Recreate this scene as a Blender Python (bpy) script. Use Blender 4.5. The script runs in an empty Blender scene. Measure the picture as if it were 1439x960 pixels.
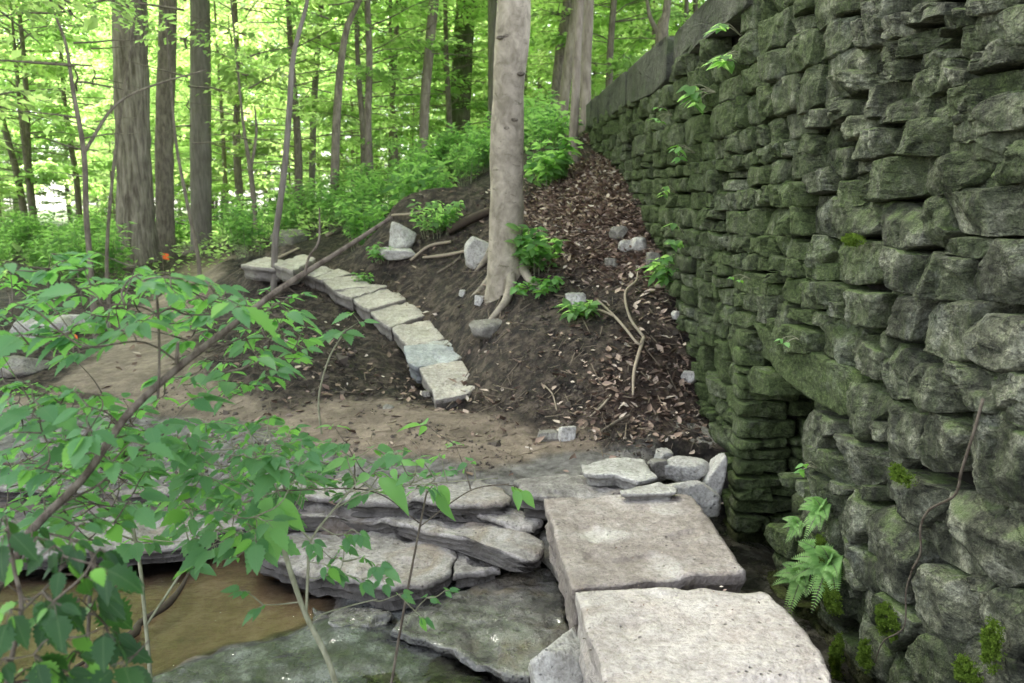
import bpy, math, random
import numpy as np
random.seed(11); rng = np.random.default_rng(11)
PI = math.pi; rad = math.radians
scene = bpy.context.scene
COL = scene.collection

# ------------------------------------------------------------------ camera geometry
F = 1200.0; PITCH = rad(9.0); CAMZ = 1.6
cp, sp = math.cos(PITCH), math.sin(PITCH)
def ray(px, py):
    dx = (px - 719.5) / F; dy = (480.0 - py) / F
    return np.array([dx, cp + sp * dy, -sp + cp * dy])
CAM = np.array([0.0, 0.0, CAMZ])
def at_z(px, py, z):
    d = ray(px, py); return CAM + d * ((z - CAMZ) / d[2])
def at_y(px, py, y):
    d = ray(px, py); return CAM + d * (y / d[1])

# ------------------------------------------------------------------ noise (numpy perlin)
_p = np.arange(256); np.random.default_rng(5).shuffle(_p); _p = np.concatenate([_p, _p, _p])
_g = np.random.default_rng(6).normal(size=(256, 3)); _g /= np.linalg.norm(_g, axis=1)[:, None]
def perlin(P):
    P = np.asarray(P, float); I = np.floor(P).astype(int); f = P - I; I &= 255
    u = f * f * f * (f * (f * 6 - 15) + 10)
    out = 0
    for dx in (0, 1):
        wx = u[:, 0] if dx else 1 - u[:, 0]
        for dy in (0, 1):
            wy = u[:, 1] if dy else 1 - u[:, 1]
            for dz in (0, 1):
                wz = u[:, 2] if dz else 1 - u[:, 2]
                h = _p[_p[_p[I[:, 0] + dx] + I[:, 1] + dy] + I[:, 2] + dz]
                g = _g[h]
                out = out + wx * wy * wz * (g[:, 0] * (f[:, 0] - dx) + g[:, 1] * (f[:, 1] - dy) + g[:, 2] * (f[:, 2] - dz))
    return out
def fbm(P, oct=4, lac=2.1, gain=0.5):
    P = np.asarray(P, float); a = 1.0; s = 0
    for k in range(oct):
        s = s + a * perlin(P + 17.3 * k); P = P * lac; a *= gain
    return s
def sstep(a, b, x):
    t = np.clip((x - a) / (b - a), 0, 1); return t * t * (3 - 2 * t)

# ------------------------------------------------------------------ mesh helpers
def mk(name, V, faces, mat, parent=None, smooth=True, attrs=None, uv=None):
    """faces: list of int arrays (F,3)/(F,4)."""
    V = np.asarray(V, np.float32)
    faces = [np.asarray(f, np.int32) for f in faces if len(f)]
    me = bpy.data.meshes.new(name)
    me.vertices.add(len(V)); me.vertices.foreach_set('co', V.ravel())
    loops = np.concatenate([f.ravel() for f in faces])
    tot = np.concatenate([np.full(len(f), f.shape[1], np.int32) for f in faces])
    start = np.concatenate([[0], np.cumsum(tot)[:-1]]).astype(np.int32)
    me.loops.add(len(loops)); me.loops.foreach_set('vertex_index', loops)
    me.polygons.add(len(tot)); me.polygons.foreach_set('loop_start', start); me.polygons.foreach_set('loop_total', tot)
    me.polygons.foreach_set('use_smooth', np.full(len(tot), smooth))
    me.update(calc_edges=True)
    if attrs:
        for k, a in attrs.items():
            a = np.asarray(a, np.float32)
            if a.ndim == 1:
                at = me.attributes.new(k, 'FLOAT', 'POINT'); at.data.foreach_set('value', a)
            else:
                at = me.attributes.new(k, 'FLOAT_COLOR', 'POINT')
                at.data.foreach_set('color', np.c_[a, np.ones(len(a))].astype(np.float32).ravel())
    if uv is not None:
        l = me.uv_layers.new(name='UVMap'); l.data.foreach_set('uv', np.asarray(uv, np.float32)[loops].ravel())
    me.materials.append(mat)
    o = bpy.data.objects.new(name, me); COL.objects.link(o)
    if parent: o.parent = parent
    return o
def fuse(name, A, B, m1, m2, parent=None):
    '''foliage and the twigs that carry it as one mesh with two materials'''
    nA = sum(len(f) for f in A.F3); nA4 = sum(len(f) for f in A.F4)
    VA = np.concatenate(A.V); fs = []; mi = []
    for acc, off, idx in ((A, 0, 0), (B, len(VA), 1)):
        if not acc.V: continue
        for L in (acc.F3, acc.F4):
            if L: f = np.concatenate(L) + off; fs.append(f); mi.append(np.full(len(f), idx, np.int32))
    VB = np.concatenate(B.V) if B.V else np.zeros((0, 3))
    t = np.concatenate(A.A['tint'] + [np.full(len(VB), .5)])
    uv = np.concatenate(A.UV + [np.zeros((len(VB), 2))]) if A.UV else None
    o = mk(name, np.concatenate([VA, VB]), fs, m1, parent, True, dict(tint=t), uv)
    o.data.materials.append(m2); o.data.polygons.foreach_set('material_index', np.concatenate(mi)); return o
class Acc:
    def __init__(s): s.V = []; s.F3 = []; s.F4 = []; s.n = 0; s.A = {}; s.UV = []
    def add(s, V, F3=None, F4=None, uv=None, **attrs):
        V = np.asarray(V, float)
        if F3 is not None and len(F3): s.F3.append(np.asarray(F3) + s.n)
        if F4 is not None and len(F4): s.F4.append(np.asarray(F4) + s.n)
        s.V.append(V); s.n += len(V)
        if uv is not None: s.UV.append(uv)
        for k, a in attrs.items():
            a = np.asarray(a, float)
            if a.ndim == 0: a = np.full(len(V), float(a))
            s.A.setdefault(k, []).append(a)
    def build(s, name, mat, parent=None, smooth=True):
        fs = []
        if s.F3: fs.append(np.concatenate(s.F3))
        if s.F4: fs.append(np.concatenate(s.F4))
        return mk(name, np.concatenate(s.V), fs, mat, parent, smooth, {k: np.concatenate(a) for k, a in s.A.items()},
                  np.concatenate(s.UV) if s.UV else None)
def tag(o, label=None, cat=None, group=None, kind=None):
    if label: o['label'] = label
    if cat: o['category'] = cat
    if group: o['group'] = group
    if kind: o['kind'] = kind
    return o
def thing(name, loc, label, cat, group=None):
    o = bpy.data.objects.new(name, None); COL.objects.link(o); o.location = loc; o.empty_display_size = .2
    return tag(o, label, cat, group)
def copy_tree(o, loc, rz, sc=1.0):
    c = o.copy(); COL.objects.link(c); c.location = loc; c.rotation_euler = (0, 0, rz); c.scale = (sc, sc, sc)
    for ch in o.children:
        d = ch.copy(); COL.objects.link(d); d.parent = c
    return c

def tube(pts, radii, ns=8, rough=0.0, nscale=3.0, seed=0, cap=True):
    """returns V, F4, F3"""
    pts = np.asarray(pts, float); radii = np.asarray(radii, float); n = len(pts)
    T = np.gradient(pts, axis=0); T /= np.linalg.norm(T, axis=1)[:, None] + 1e-9
    up = np.array([0, 0, 1.0]) if abs(T[0][2]) < .9 else np.array([0, 1.0, 0])
    X = np.cross(up, T[0]); X /= np.linalg.norm(X); V = []
    a = np.linspace(0, 2 * PI, ns, endpoint=False)
    for i in range(n):
        X = X - T[i] * np.dot(X, T[i]); X /= np.linalg.norm(X) + 1e-9
        Y = np.cross(T[i], X)
        V.append(pts[i] + radii[i] * (np.cos(a)[:, None] * X + np.sin(a)[:, None] * Y))
    V = np.concatenate(V)
    if rough > 0:
        C = np.repeat(pts, ns, 0); d = V - C; r = np.repeat(radii, ns)
        V = C + d * (1 + rough * fbm(V * nscale + seed, 4))[:, None]
    i = np.arange(n - 1)[:, None] * ns; j = np.arange(ns)[None]; k = (j + 1) % ns
    F4 = np.stack([i + j, i + k, i + ns + k, i + ns + j], -1).reshape(-1, 4)
    F3 = np.zeros((0, 3), int)
    if cap:
        V = np.concatenate([V, pts[:1], pts[-1:]]); b = n * ns; j = np.arange(ns)
        F3 = np.concatenate([np.c_[np.full(ns, b), (j + 1) % ns, j], np.c_[np.full(ns, b + 1), (n - 1) * ns + j, (n - 1) * ns + (j + 1) % ns]])
    return V, F4, F3
def spline(pts, m):
    """catmull-rom resample of (n,k) pts to m samples"""
    P = np.asarray(pts, float); n = len(P)
    if n == 2: return P[0] + (P[1] - P[0]) * np.linspace(0, 1, m)[:, None]
    Q = np.concatenate([[2 * P[0] - P[1]], P, [2 * P[-1] - P[-2]]])
    t = np.linspace(0, n - 1 - 1e-9, m); i = t.astype(int); f = (t - i)[:, None]
    a, b, c, d = Q[i], Q[i + 1], Q[i + 2], Q[i + 3]
    return .5 * (2 * b + (c - a) * f + (2 * a - 5 * b + 4 * c - d) * f ** 2 + (3 * b - a - 3 * c + d) * f ** 3)

# ------------------------------------------------------------------ materials
class NT:
    def __init__(s, name):
        s.m = bpy.data.materials.new(name); s.m.use_nodes = True; s.t = s.m.node_tree; s.t.nodes.clear()
        s.out = s.n('ShaderNodeOutputMaterial')
    def n(s, typ, **kw):
        x = s.t.nodes.new(typ)
        for k, v in kw.items():
            if k.startswith('i_'): x.inputs[k[2:].replace('_', ' ')].default_value = v
            else: setattr(x, k, v)
        return x
    def l(s, a, b): s.t.links.new(a, b)
    def coord(s, scale=(1, 1, 1), obj=True):
        c = s.n('ShaderNodeTexCoord'); m = s.n('ShaderNodeMapping'); m.inputs['Scale'].default_value = scale
        s.l(c.outputs['Object' if obj else 'Generated'], m.inputs[0]); return m.outputs[0]
    def noise(s, vec, scale, detail=5, rough=.55, dist=0):
        x = s.n('ShaderNodeTexNoise'); x.inputs['Scale'].default_value = scale; x.inputs['Detail'].default_value = detail
        x.inputs['Roughness'].default_value = rough; x.inputs['Distortion'].default_value = dist
        s.l(vec, x.inputs['Vector']); return x.outputs['Fac']
    def voro(s, vec, scale, feature='F1'):
        x = s.n('ShaderNodeTexVoronoi', feature=feature); x.inputs['Scale'].default_value = scale
        s.l(vec, x.inputs['Vector']); return x.outputs['Distance']
    def ramp(s, fac, stops):
        r = s.n('ShaderNodeValToRGB'); e = r.color_ramp.elements
        while len(e) < len(stops): e.new(.5)
        for el, (p, c) in zip(e, stops):
            el.position = p; el.color = (c, c, c, 1) if not hasattr(c, '__len__') else (*c, 1)
        s.l(fac, r.inputs[0]); return r.outputs[0]
    def mix(s, fac, a, b, mode='MIX'):
        x = s.n('ShaderNodeMix', data_type='RGBA', blend_type=mode)
        for v, i in ((fac, 0), (a, 6), (b, 7)):
            if hasattr(v, 'is_linked'): s.l(v, x.inputs[i])
            elif i == 0: x.inputs[0].default_value = v
            else: x.inputs[i].default_value = (*v, 1)
        return x.outputs[2]
    def math(s, op, a, b=None, clamp=False):
        x = s.n('ShaderNodeMath', operation=op, use_clamp=clamp)
        for v, i in ((a, 0), (b, 1)):
            if v is None: continue
            if hasattr(v, 'is_linked'): s.l(v, x.inputs[i])
            else: x.inputs[i].default_value = v
        return x.outputs[0]
    def attr(s, name, out='Fac'):
        x = s.n('ShaderNodeAttribute', attribute_name=name); return x.outputs[out]
    def normal_z(s):
        g = s.n('ShaderNodeNewGeometry'); x = s.n('ShaderNodeSeparateXYZ'); s.l(g.outputs['Normal'], x.inputs[0]); return x.outputs['Z']
    def bump(s, h, strength=.5, dist=.02):
        b = s.n('ShaderNodeBump'); b.inputs['Strength'].default_value = strength; b.inputs['Distance'].default_value = dist
        s.l(h, b.inputs['Height']); return b.outputs[0]
    def princ(s, color, rough=.85, normal=None, spec=.3):
        p = s.n('ShaderNodeBsdfPrincipled')
        if hasattr(color, 'is_linked'): s.l(color, p.inputs['Base Color'])
        else: p.inputs['Base Color'].default_value = (*color, 1)
        if hasattr(rough, 'is_linked'): s.l(rough, p.inputs['Roughness'])
        else: p.inputs['Roughness'].default_value = rough
        p.inputs['Specular IOR Level'].default_value = spec
        if normal is not None: s.l(normal, p.inputs['Normal'])
        return p
    def done(s, sh): s.l(sh.outputs[0] if hasattr(sh, 'outputs') else sh, s.out.inputs[0]); return s.m

def mat_wall():
    t = NT('mossy_wall_stone'); v = t.coord()
    big = t.noise(v, 1.3, 3); mid = t.noise(v, 7, 6, .62); fine = t.noise(v, 38, 5, .65); vs = t.noise(t.coord((3, 3, .7)), 9, 4, .6)
    base = t.ramp(mid, [(.34, (.024, .026, .020)), (.5, (.105, .110, .083)), (.64, (.29, .295, .245))])
    base = t.mix(t.ramp(fine, [(.35, .6), (.6, 0)]), base, (.03, .032, .026))
    ti = t.attr('tint')
    base = t.mix(1.0, base, t.ramp(ti, [(0, (.55, .56, .5)), (.5, (.95, .96, .9)), (1, (1.5, 1.48, 1.38))]), 'MULTIPLY')
    ms = t.attr('moss')
    gm = t.math('ADD', t.math('MULTIPLY', ms, .72), t.math('SUBTRACT', t.math('ADD', t.math('MULTIPLY', big, .5), t.math('MULTIPLY', vs, .8)), .72))
    gf = t.ramp(gm, [(.05, 0), (.5, .92)])
    gcol = t.ramp(fine, [(.3, (.030, .045, .014)), (.55, (.068, .096, .033)), (.75, (.12, .15, .062))])
    c = t.mix(gf, base, gcol)
    top = t.math('MULTIPLY', t.ramp(t.normal_z(), [(.35, 0), (.75, 1)]), t.ramp(mid, [(.45, 0), (.58, 1)]))
    c = t.mix(t.math('MULTIPLY', top, .75), c, (.075, .12, .028))
    lich = t.math('MULTIPLY', t.ramp(t.noise(v, 3.3, 6, .7), [(.56, 0), (.66, .75)]), t.math('SUBTRACT', 1.0, t.math('MULTIPLY', ms, .7)))
    c = t.mix(lich, c, t.ramp(fine, [(.35, (.11, .12, .10)), (.65, (.28, .29, .25))]))
    grit = t.noise(v, 130, 4, .7); c = t.mix(1.0, c, t.ramp(grit, [(.32, (.55, .55, .55)), (.5, (1, 1, 1)), (.68, (1.5, 1.5, 1.45))]), 'MULTIPLY')
    seam = t.ramp(t.noise(t.coord((1.3, 1.3, 5)), 2.6, 6, .6, .3), [(.485, 0), (.5, .5), (.515, 0)]); c = t.mix(seam, c, (.018, .019, .014))
    h = t.math('ADD', t.math('MULTIPLY', mid, 1.0), t.math('MULTIPLY', fine, .5)); h = t.math('SUBTRACT', t.math('ADD', h, t.math('MULTIPLY', grit, .25)), t.math('MULTIPLY', seam, .35))
    return t.done(t.princ(c, .85, t.bump(h, 1.0, .05), .25))
def mat_stone(name, dark, lighter, tintspot=None, wet=0.0, pits=True, scale=1.0):
    t = NT(name); v = t.coord((scale, scale, scale))
    a = t.noise(v, 2.2, 5, .6); b = t.noise(v, 14, 6, .65); f = t.noise(v, 70, 4, .6)
    c = t.mix(t.ramp(t.math('ADD', t.math('MULTIPLY', a, .55), t.math('MULTIPLY', b, .45)), [(.40, 0), (.60, 1)]), dark, lighter)  # noise blends the stone's own darker and paler tones
    if tintspot: c = t.mix(t.ramp(t.noise(v, 3.1, 4, .6, .6), [(.53, 0), (.68, .7)]), c, tintspot)
    c = t.mix(t.ramp(f, [(.3, .45), (.5, 0)]), c, tuple(x * .45 for x in dark))
    sp = t.noise(v, 34, 5, .75); c = t.mix(1.0, c, t.ramp(sp, [(.32, (.68, .66, .65)), (.5, (1, 1, 1)), (.66, (1.18, 1.17, 1.16))]), 'MULTIPLY'); h = t.math('ADD', b, t.math('MULTIPLY', f, .25))
    if pits:
        p = t.ramp(t.voro(v, 26), [(.08, 1), (.2, 0)]); p = t.math('MULTIPLY', p, t.ramp(t.noise(v, 6, 3), [(.5, 0), (.62, 1)]))
        c = t.mix(t.math('MULTIPLY', p, .7), c, tuple(x * .35 for x in dark)); h = t.math('SUBTRACT', h, t.math('MULTIPLY', p, .6))
    c = t.mix(t.ramp(t.noise(v, 1.1, 6, .7, .8), [(.5, 0), (.66, .55)]), c, tuple(x * .62 for x in dark))
    c = t.mix(t.math('MULTIPLY', t.attr('patch'), t.ramp(b, [(.35, .3), (.6, .7)])), c, (.58, .55, .52))
    dm = t.ramp(t.noise(v, .8, 5, .65, 1.2), [(.52, 0), (.62, .5)]); c = t.mix(dm, c, tuple(x * .7 * q for x, q in zip(dark, (1.05, .95, .85))))
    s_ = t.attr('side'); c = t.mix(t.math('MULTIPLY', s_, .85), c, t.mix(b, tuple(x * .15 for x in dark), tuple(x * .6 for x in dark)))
    if wet:
        p = t.princ(c, t.ramp(t.noise(v, 5, 4), [(.42, .12), (.62, .5)]), t.bump(h, 1.0, .04), .6); p.inputs['Coat Weight'].default_value = .5; p.inputs['Coat Roughness'].default_value = .04
        t.l(t.bump(t.noise(v, 22, 4), .22, .02), p.inputs['Coat Normal']); return t.done(p)
    return t.done(t.princ(c, .82, t.bump(h, .9, .03), .3))
def mat_leaf(name, cd, cl, trans, tfac=.45, var=.35, gloss=.45, veins=False, spec=.35):
    t = NT(name); oi = t.n('ShaderNodeObjectInfo').outputs['Random']; ti = t.attr('tint')
    c = t.mix(ti, cd, cl)
    c = t.mix(t.math('MULTIPLY', oi, var), c, tuple(x * .62 for x in cd))
    tc = t.mix(t.math('MULTIPLY', ti, .8), trans, tuple(min(1, x * 1.35) for x in trans))
    nrm = None
    if veins:
        uvn = t.n('ShaderNodeUVMap'); sx = t.n('ShaderNodeSeparateXYZ'); t.l(uvn.outputs[0], sx.inputs[0])
        av = t.math('ABSOLUTE', sx.outputs[1])
        w = t.math('SINE', t.math('MULTIPLY', t.math('SUBTRACT', sx.outputs[0], t.math('MULTIPLY', av, .55)), 50.0))
        mid = t.ramp(av, [(.02, 1), (.06, 0)]); sv = t.ramp(w, [(.9, 0), (1, .4)])
        vein = t.math('MAXIMUM', mid, sv)
        c = t.mix(t.math('MULTIPLY', vein, .22), c, (.22, .32, .14)); nrm = t.bump(t.math('MULTIPLY', w, -.5), .10, .003)
        v = t.coord(); c = t.mix(t.ramp(t.noise(v, 30, 3), [(.62, 0), (.75, .35)]), c, tuple(x * .6 for x in cd))
    if veins: c = t.mix(t.ramp(ti, [(.84, 0), (.92, 1)]), c, (.13, .31, .045))  # highest-tint leaves painted yellow-green, as if backlit
    p = t.princ(c, gloss, nrm, spec); tr = t.n('ShaderNodeBsdfTranslucent'); t.l(tc, tr.inputs[0])
    m = t.n('ShaderNodeMixShader'); m.inputs[0].default_value = tfac; t.l(p.outputs[0], m.inputs[1]); t.l(tr.outputs[0], m.inputs[2])
    return t.done(m)
def mat_bark(name, dark, lighter, zs=.25, scale=14, bstr=.8, moss=None, spots=None):
    t = NT(name); v = t.coord((1, 1, zs)); vv = t.coord()
    a = t.noise(v, scale, 6, .65, .4); b = t.noise(vv, 3, 4)
    c = t.mix(t.ramp(a, [(.36, 0), (.64, 1)]), dark, lighter)  # bark's own two tones, mixed by noise
    c = t.mix(t.math('MULTIPLY', t.ramp(b, [(.45, 0), (.7, 1)]), .4), c, tuple(x * .8 for x in dark))
    if moss: c = t.mix(t.ramp(t.noise(vv, 1.7, 4), [(.42, 0), (.6, .75)]), c, moss)
    if spots:
        s1 = t.ramp(t.noise(t.coord((1, 1, 2.2)), 7, 4, .7, .5), [(.6, 0), (.68, .8)]); c = t.mix(s1, c, spots)
    return t.done(t.princ(c, .9, t.bump(a, bstr, .03), .2))
def mat_plain(name, col, rough=.8, nsc=20, var=.5):
    t = NT(name); v = t.coord(); a = t.noise(v, nsc, 5, .6)
    c = t.mix(a, tuple(x * (1 - var) for x in col), tuple(x * (1 + var) for x in col))
    return t.done(t.princ(c, rough, t.bump(a, .5, .01), .25))
def mat_ground():
    t = NT('forest_ground'); v = t.coord()
    a = t.noise(v, 1.6, 5, .6); b = t.noise(v, 9, 7, .65); f = t.noise(v, 45, 6, .7)
    soil = t.ramp(b, [(.36, (.008, .006, .005)), (.5, (.038, .027, .020)), (.62, (.112, .086, .066))])
    soil = t.mix(t.ramp(f, [(.6, 0), (.7, .5)]), soil, (.10, .08, .062))
    path = t.ramp(t.math('ADD', t.math('MULTIPLY', a, .5), t.math('MULTIPLY', b, .5)), [(.36, (.095, .072, .055)), (.5, (.205, .158, .122)), (.64, (.34, .27, .212))])
    path = t.mix(t.ramp(f, [(.3, .45), (.48, 0)]), path, (.06, .045, .035))
    bed = t.ramp(t.math('ADD', t.math('MULTIPLY', a, .5), t.math('MULTIPLY', b, .5)), [(.33, (.20, .14, .085)), (.5, (.37, .255, .17)), (.62, (.52, .375, .285))])
    wet = t.ramp(b, [(.36, (.016, .017, .017)), (.52, (.08, .082, .082)), (.64, (.24, .245, .245))])
    grass = t.ramp(t.noise(v, 3, 6, .7), [(.3, (.03, .055, .014)), (.7, (.085, .125, .035))])
    litter = t.ramp(b, [(.3, (.045, .027, .02)), (.55, (.12, .075, .058)), (.72, (.2, .14, .11))])
    c = t.mix(t.attr('path'), soil, path); c = t.mix(t.attr('litter'), c, litter)
    c = t.mix(t.attr('grass'), c, grass); rk = t.ramp(b, [(.36, (.10, .09, .083)), (.52, (.22, .205, .195)), (.66, (.34, .32, .305))]); c = t.mix(t.attr('rock'), c, rk); c = t.mix(t.attr('bed'), c, bed); c = t.mix(t.attr('wet'), c, wet)
    wt = t.attr('wet'); r = t.math('SUBTRACT', .92, t.math('MULTIPLY', wt, t.ramp(t.noise(v, 7, 4), [(.4, .75), (.6, .3)])))
    hs = t.math('MULTIPLY', t.math('ADD', b, t.math('MULTIPLY', f, .6)), t.math('SUBTRACT', 1.0, t.math('MULTIPLY', t.attr('path'), .45)))
    p = t.princ(c, r, t.bump(hs, 1.0, .09), .4); t.l(t.math('MULTIPLY', wt, .7), p.inputs['Coat Weight']); p.inputs['Coat Roughness'].default_value = .05; t.l(t.bump(t.noise(v, 24, 3), .2, .02), p.inputs['Coat Normal']); return t.done(p)
def mat_water():
    t = NT('shallow_stream_water'); v = t.coord((1, 1.6, 1))
    h = t.math('ADD', t.noise(v, 9, 3, .5, .8), t.math('MULTIPLY', t.noise(v, 32, 2, .5, .3), .35))
    nb = t.bump(h, .45, .02)
    tr = t.n('ShaderNodeBsdfTransparent'); tr.inputs[0].default_value = (.92, .88, .80, 1)
    gl = t.n('ShaderNodeBsdfGlossy'); gl.inputs['Roughness'].default_value = .04; t.l(nb, gl.inputs['Normal'])
    fr = t.n('ShaderNodeFresnel'); fr.inputs[0].default_value = 1.4; t.l(nb, fr.inputs['Normal'])
    m = t.n('ShaderNodeMixShader'); t.l(fr.outputs[0], m.inputs[0]); t.l(tr.outputs[0], m.inputs[1]); t.l(gl.outputs[0], m.inputs[2])
    return t.done(m)

M = dict(
    wall=mat_wall(), ground=mat_ground(), water=mat_water(),
    slab_pale=mat_stone('pale_pink_limestone', (.35, .31, .29), (.53, .487, .462), (.43, .37, .34)),
    slab_grey=mat_stone('grey_pink_limestone', (.225, .19, .172), (.375, .328, .302), (.48, .45, .43)),
    step=mat_stone('tan_flagstone', (.28, .253, .228), (.50, .462, .42), (.37, .315, .27)),
    step_blue=mat_stone('bluish_flagstone', (.25, .26, .27), (.44, .455, .47), (.36, .33, .28)),
    ledge=mat_stone('grey_bedrock', (.14, .127, .118), (.35, .325, .312), (.21, .165, .125)),
    wet=mat_stone('wet_bedrock', (.038, .036, .033), (.21, .198, .182), (.14, .105, .06), wet=1),
    rock=mat_stone('pale_loose_limestone', (.30, .285, .265), (.50, .485, .46), (.36, .33, .29)),
    rock_dull=mat_stone('dull_grey_rock', (.14, .13, .115), (.26, .245, .22), (.2, .17, .13)),
    coping=mat_stone('dark_weathered_coping', (.036, .038, .030), (.088, .091, .072), (.045, .066, .024)),
    bark_shag=mat_bark('shaggy_grey_brown_bark', (.08, .066, .054), (.28, .245, .21), .12, 16, 1.0),
    bark_grey=mat_bark('smooth_grey_bark', (.12, .105, .09), (.20, .18, .16), .15, 20, .5),
    bark_dark=mat_bark('dark_thin_bark', (.095, .08, .064), (.22, .19, .155), .3, 20, .6),
    bark_moss=mat_bark('green_mossy_bark', (.06, .06, .035), (.16, .155, .10), .2, 16, .8, moss=(.07, .11, .03)),
    bark_beech=mat_bark('pale_smooth_beech_bark', (.18, .155, .12), (.37, .325, .265), .8, 9, .6, spots=(.10, .088, .06)),
    bark_pale=mat_bark('pale_tan_bark', (.13, .108, .086), (.26, .225, .185), .25, 14, .5),
    twig=mat_bark('brown_branch_bark', (.055, .042, .032), (.17, .145, .115), .4, 40, .5),
    twig_green=mat_bark('green_grey_stem', (.14, .14, .09), (.27, .27, .19), .4, 40, .3),
    stick=mat_plain('bleached_stick_wood', (.26, .215, .165), .85, 30, .35),
    stick_dark=mat_plain('dark_rotten_wood', (.05, .038, .028), .9, 20, .5),
    leaf_near=mat_leaf('green_shrub_leaf', (.055, .15, .066), (.13, .275, .115), (.22, .50, .10), .42, .15, .55, True, .25),
    leaf_young=mat_leaf('bright_young_leaf', (.13, .29, .09), (.20, .40, .13), (.20, .45, .06), .4, .1, .55, True, .25),
    leaf_low=mat_leaf('shaded_green_leaf', (.016, .052, .018), (.034, .095, .03), (.06, .17, .02), .3, .15, .5, True, .25),  # green darkened to carry the shade of the low corner
    leaf_mid=mat_leaf('understory_leaf', (.075, .15, .05), (.15, .25, .095), (.56, .84, .28), .6, .3, .6, False, .2),  # translucent tint raised to carry the background's sunlight, next line too
    leaf_far=mat_leaf('sunlit_canopy_leaf', (.085, .155, .05), (.17, .27, .10), (.62, .86, .32), .6, .3, .6, False, .2),
    leaf_herb=mat_leaf('undergrowth_leaf', (.075, .17, .065), (.14, .26, .10), (.42, .70, .2), .56, .3, .6, False, .2),
    fern=mat_leaf('fern_leaf', (.15, .31, .09), (.29, .48, .16), (.32, .58, .12), .42, .15, .5),
    moss=mat_leaf('bright_moss', (.04, .075, .010), (.13, .20, .028), (.12, .2, .03), .2, .1, .8, False, .1),
    twig_litter=mat_plain('dull_twig_wood', (.15, .12, .09), .85, 9, .6),
    dead=None, orange=mat_plain('orange_ribbon', (.8, .16, .04), .6, 5, .1),
)
def mat_dead():
    t = NT('dry_fallen_leaf'); ti = t.attr('tint')
    c = t.ramp(ti, [(0, (.05, .034, .026)), (.35, (.15, .10, .075)), (.65, (.27, .19, .15)), (.85, (.37, .29, .24)), (1, (.48, .42, .36))])
    return t.done(t.princ(c, .7, None, .3))
M['dead'] = mat_dead()

# ------------------------------------------------------------------ terrain
WX0, WK = 1.846, -.05            # wall face: x = WX0 + WK*y
def wx(y): return WX0 + WK * y
def zp(px, py, z): p = at_z(px, py, z); return (p[0], p[1], z)
STEP_Z = [.06, .20, .33, .46, .58, .66, .72, .78, .84, .90, .92]
STEP_C = [(632, 533), (609, 496), (588, 466), (560, 438), (530, 417), (507, 405), (486, 396), (468, 387), (440, 378), (415, 366), (371, 371)]
ctrl = []
for (px, py), z in zip(STEP_C, STEP_Z): ctrl.append(zp(px, py, z - .05))
for y, z in ((6.0, -.12), (6.7, .06), (7.74, .9), (9.1, 1.6), (10.4, 2.0), (11.8, 2.3), (13.3, 2.75), (16, 2.9)): ctrl.append((wx(y), y, z))
ctrl += [zp(710, 392, .89), tuple(at_y(560, 280, 12)), tuple(at_y(800, 222, 12.5)), zp(400, 338, 1.14), zp(310, 370, .74), tuple(at_y(660, 264, 12.3)),
         zp(600, 600, -.04), zp(700, 620, -.08), zp(830, 640, -.08), zp(450, 570, -.02), zp(300, 570, -.04), zp(100, 590, -.08), zp(800, 590, .0), zp(900, 610, .0), zp(700, 560, .06),
         zp(450, 500, .22), zp(430, 440, .42), zp(330, 420, .42), zp(230, 420, .22), zp(270, 385, .42), zp(195, 368, .5), zp(60, 430, .25), zp(60, 500, .08),
         zp(800, 500, .40), zp(900, 500, .42), zp(700, 480, .42), zp(830, 400, .86), zp(620, 350, 1.08), zp(540, 350, 1.0)]
ctrl += [(-3, 5, -.25), (-1, 5, -.2), (0.5, 5.3, -.12), (-6, 5.2, -.2), (-10, 8, .1), (-8, 3, 0), (2, 2, -.1), (-3, 2, -.1), (-6, 0, 0), (3, 0, 0),
         (-14, 20, .35), (-8, 24, .55), (-3, 20, 1.5), (0, 20, 2.3), (4, 20, 2.9), (8, 14, 2.9), (8, 6, 2.7), (-2, 30, 1.5), (5, 32, 2.6), (-15, 38, .15), (-25, 15, .2), (-5, 45, .7),
         (-35, 60, .1), (0, 70, 1.2), (40, 70, 2.4), (15, 30, 2.8), (-60, 20, .1), (30, 0, 2.4), (-60, 110, .3), (60, 120, 1.5), (-40, -20, 0), (30, -20, 1.0), (-20, 0, 0)]
C_ = np.array(ctrl)
def _tps_k(r): return np.sqrt(r * r + .15)       # multiquadric: stable, no overshoot
_D = np.linalg.norm(C_[:, None, :2] - C_[None, :, :2], axis=2)
_n = len(C_); _A = np.zeros((_n + 1, _n + 1)); _A[:_n, :_n] = -_tps_k(_D) + np.eye(_n) * .03; _A[:_n, _n] = 1; _A[_n, :_n] = 1
_w = np.linalg.solve(_A, np.r_[C_[:, 2], 0])
BX = [-60, -6, -3.16, -1.78, -1.1, -.3, .17, .9, 1.1, 3, 60]; BY = [5.6, 5.6, 5.4, 5.25, 4.95, 5.0, 5.05, 5.35, 5.85, 5.9, 5.9]
def xbed(y): return np.where(y < 4.2, -.95 - 1.2 * (4.2 - y), -.95 + .3 * (y - 4.2))
def bank(x): return np.interp(x, BX, BY)
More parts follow.
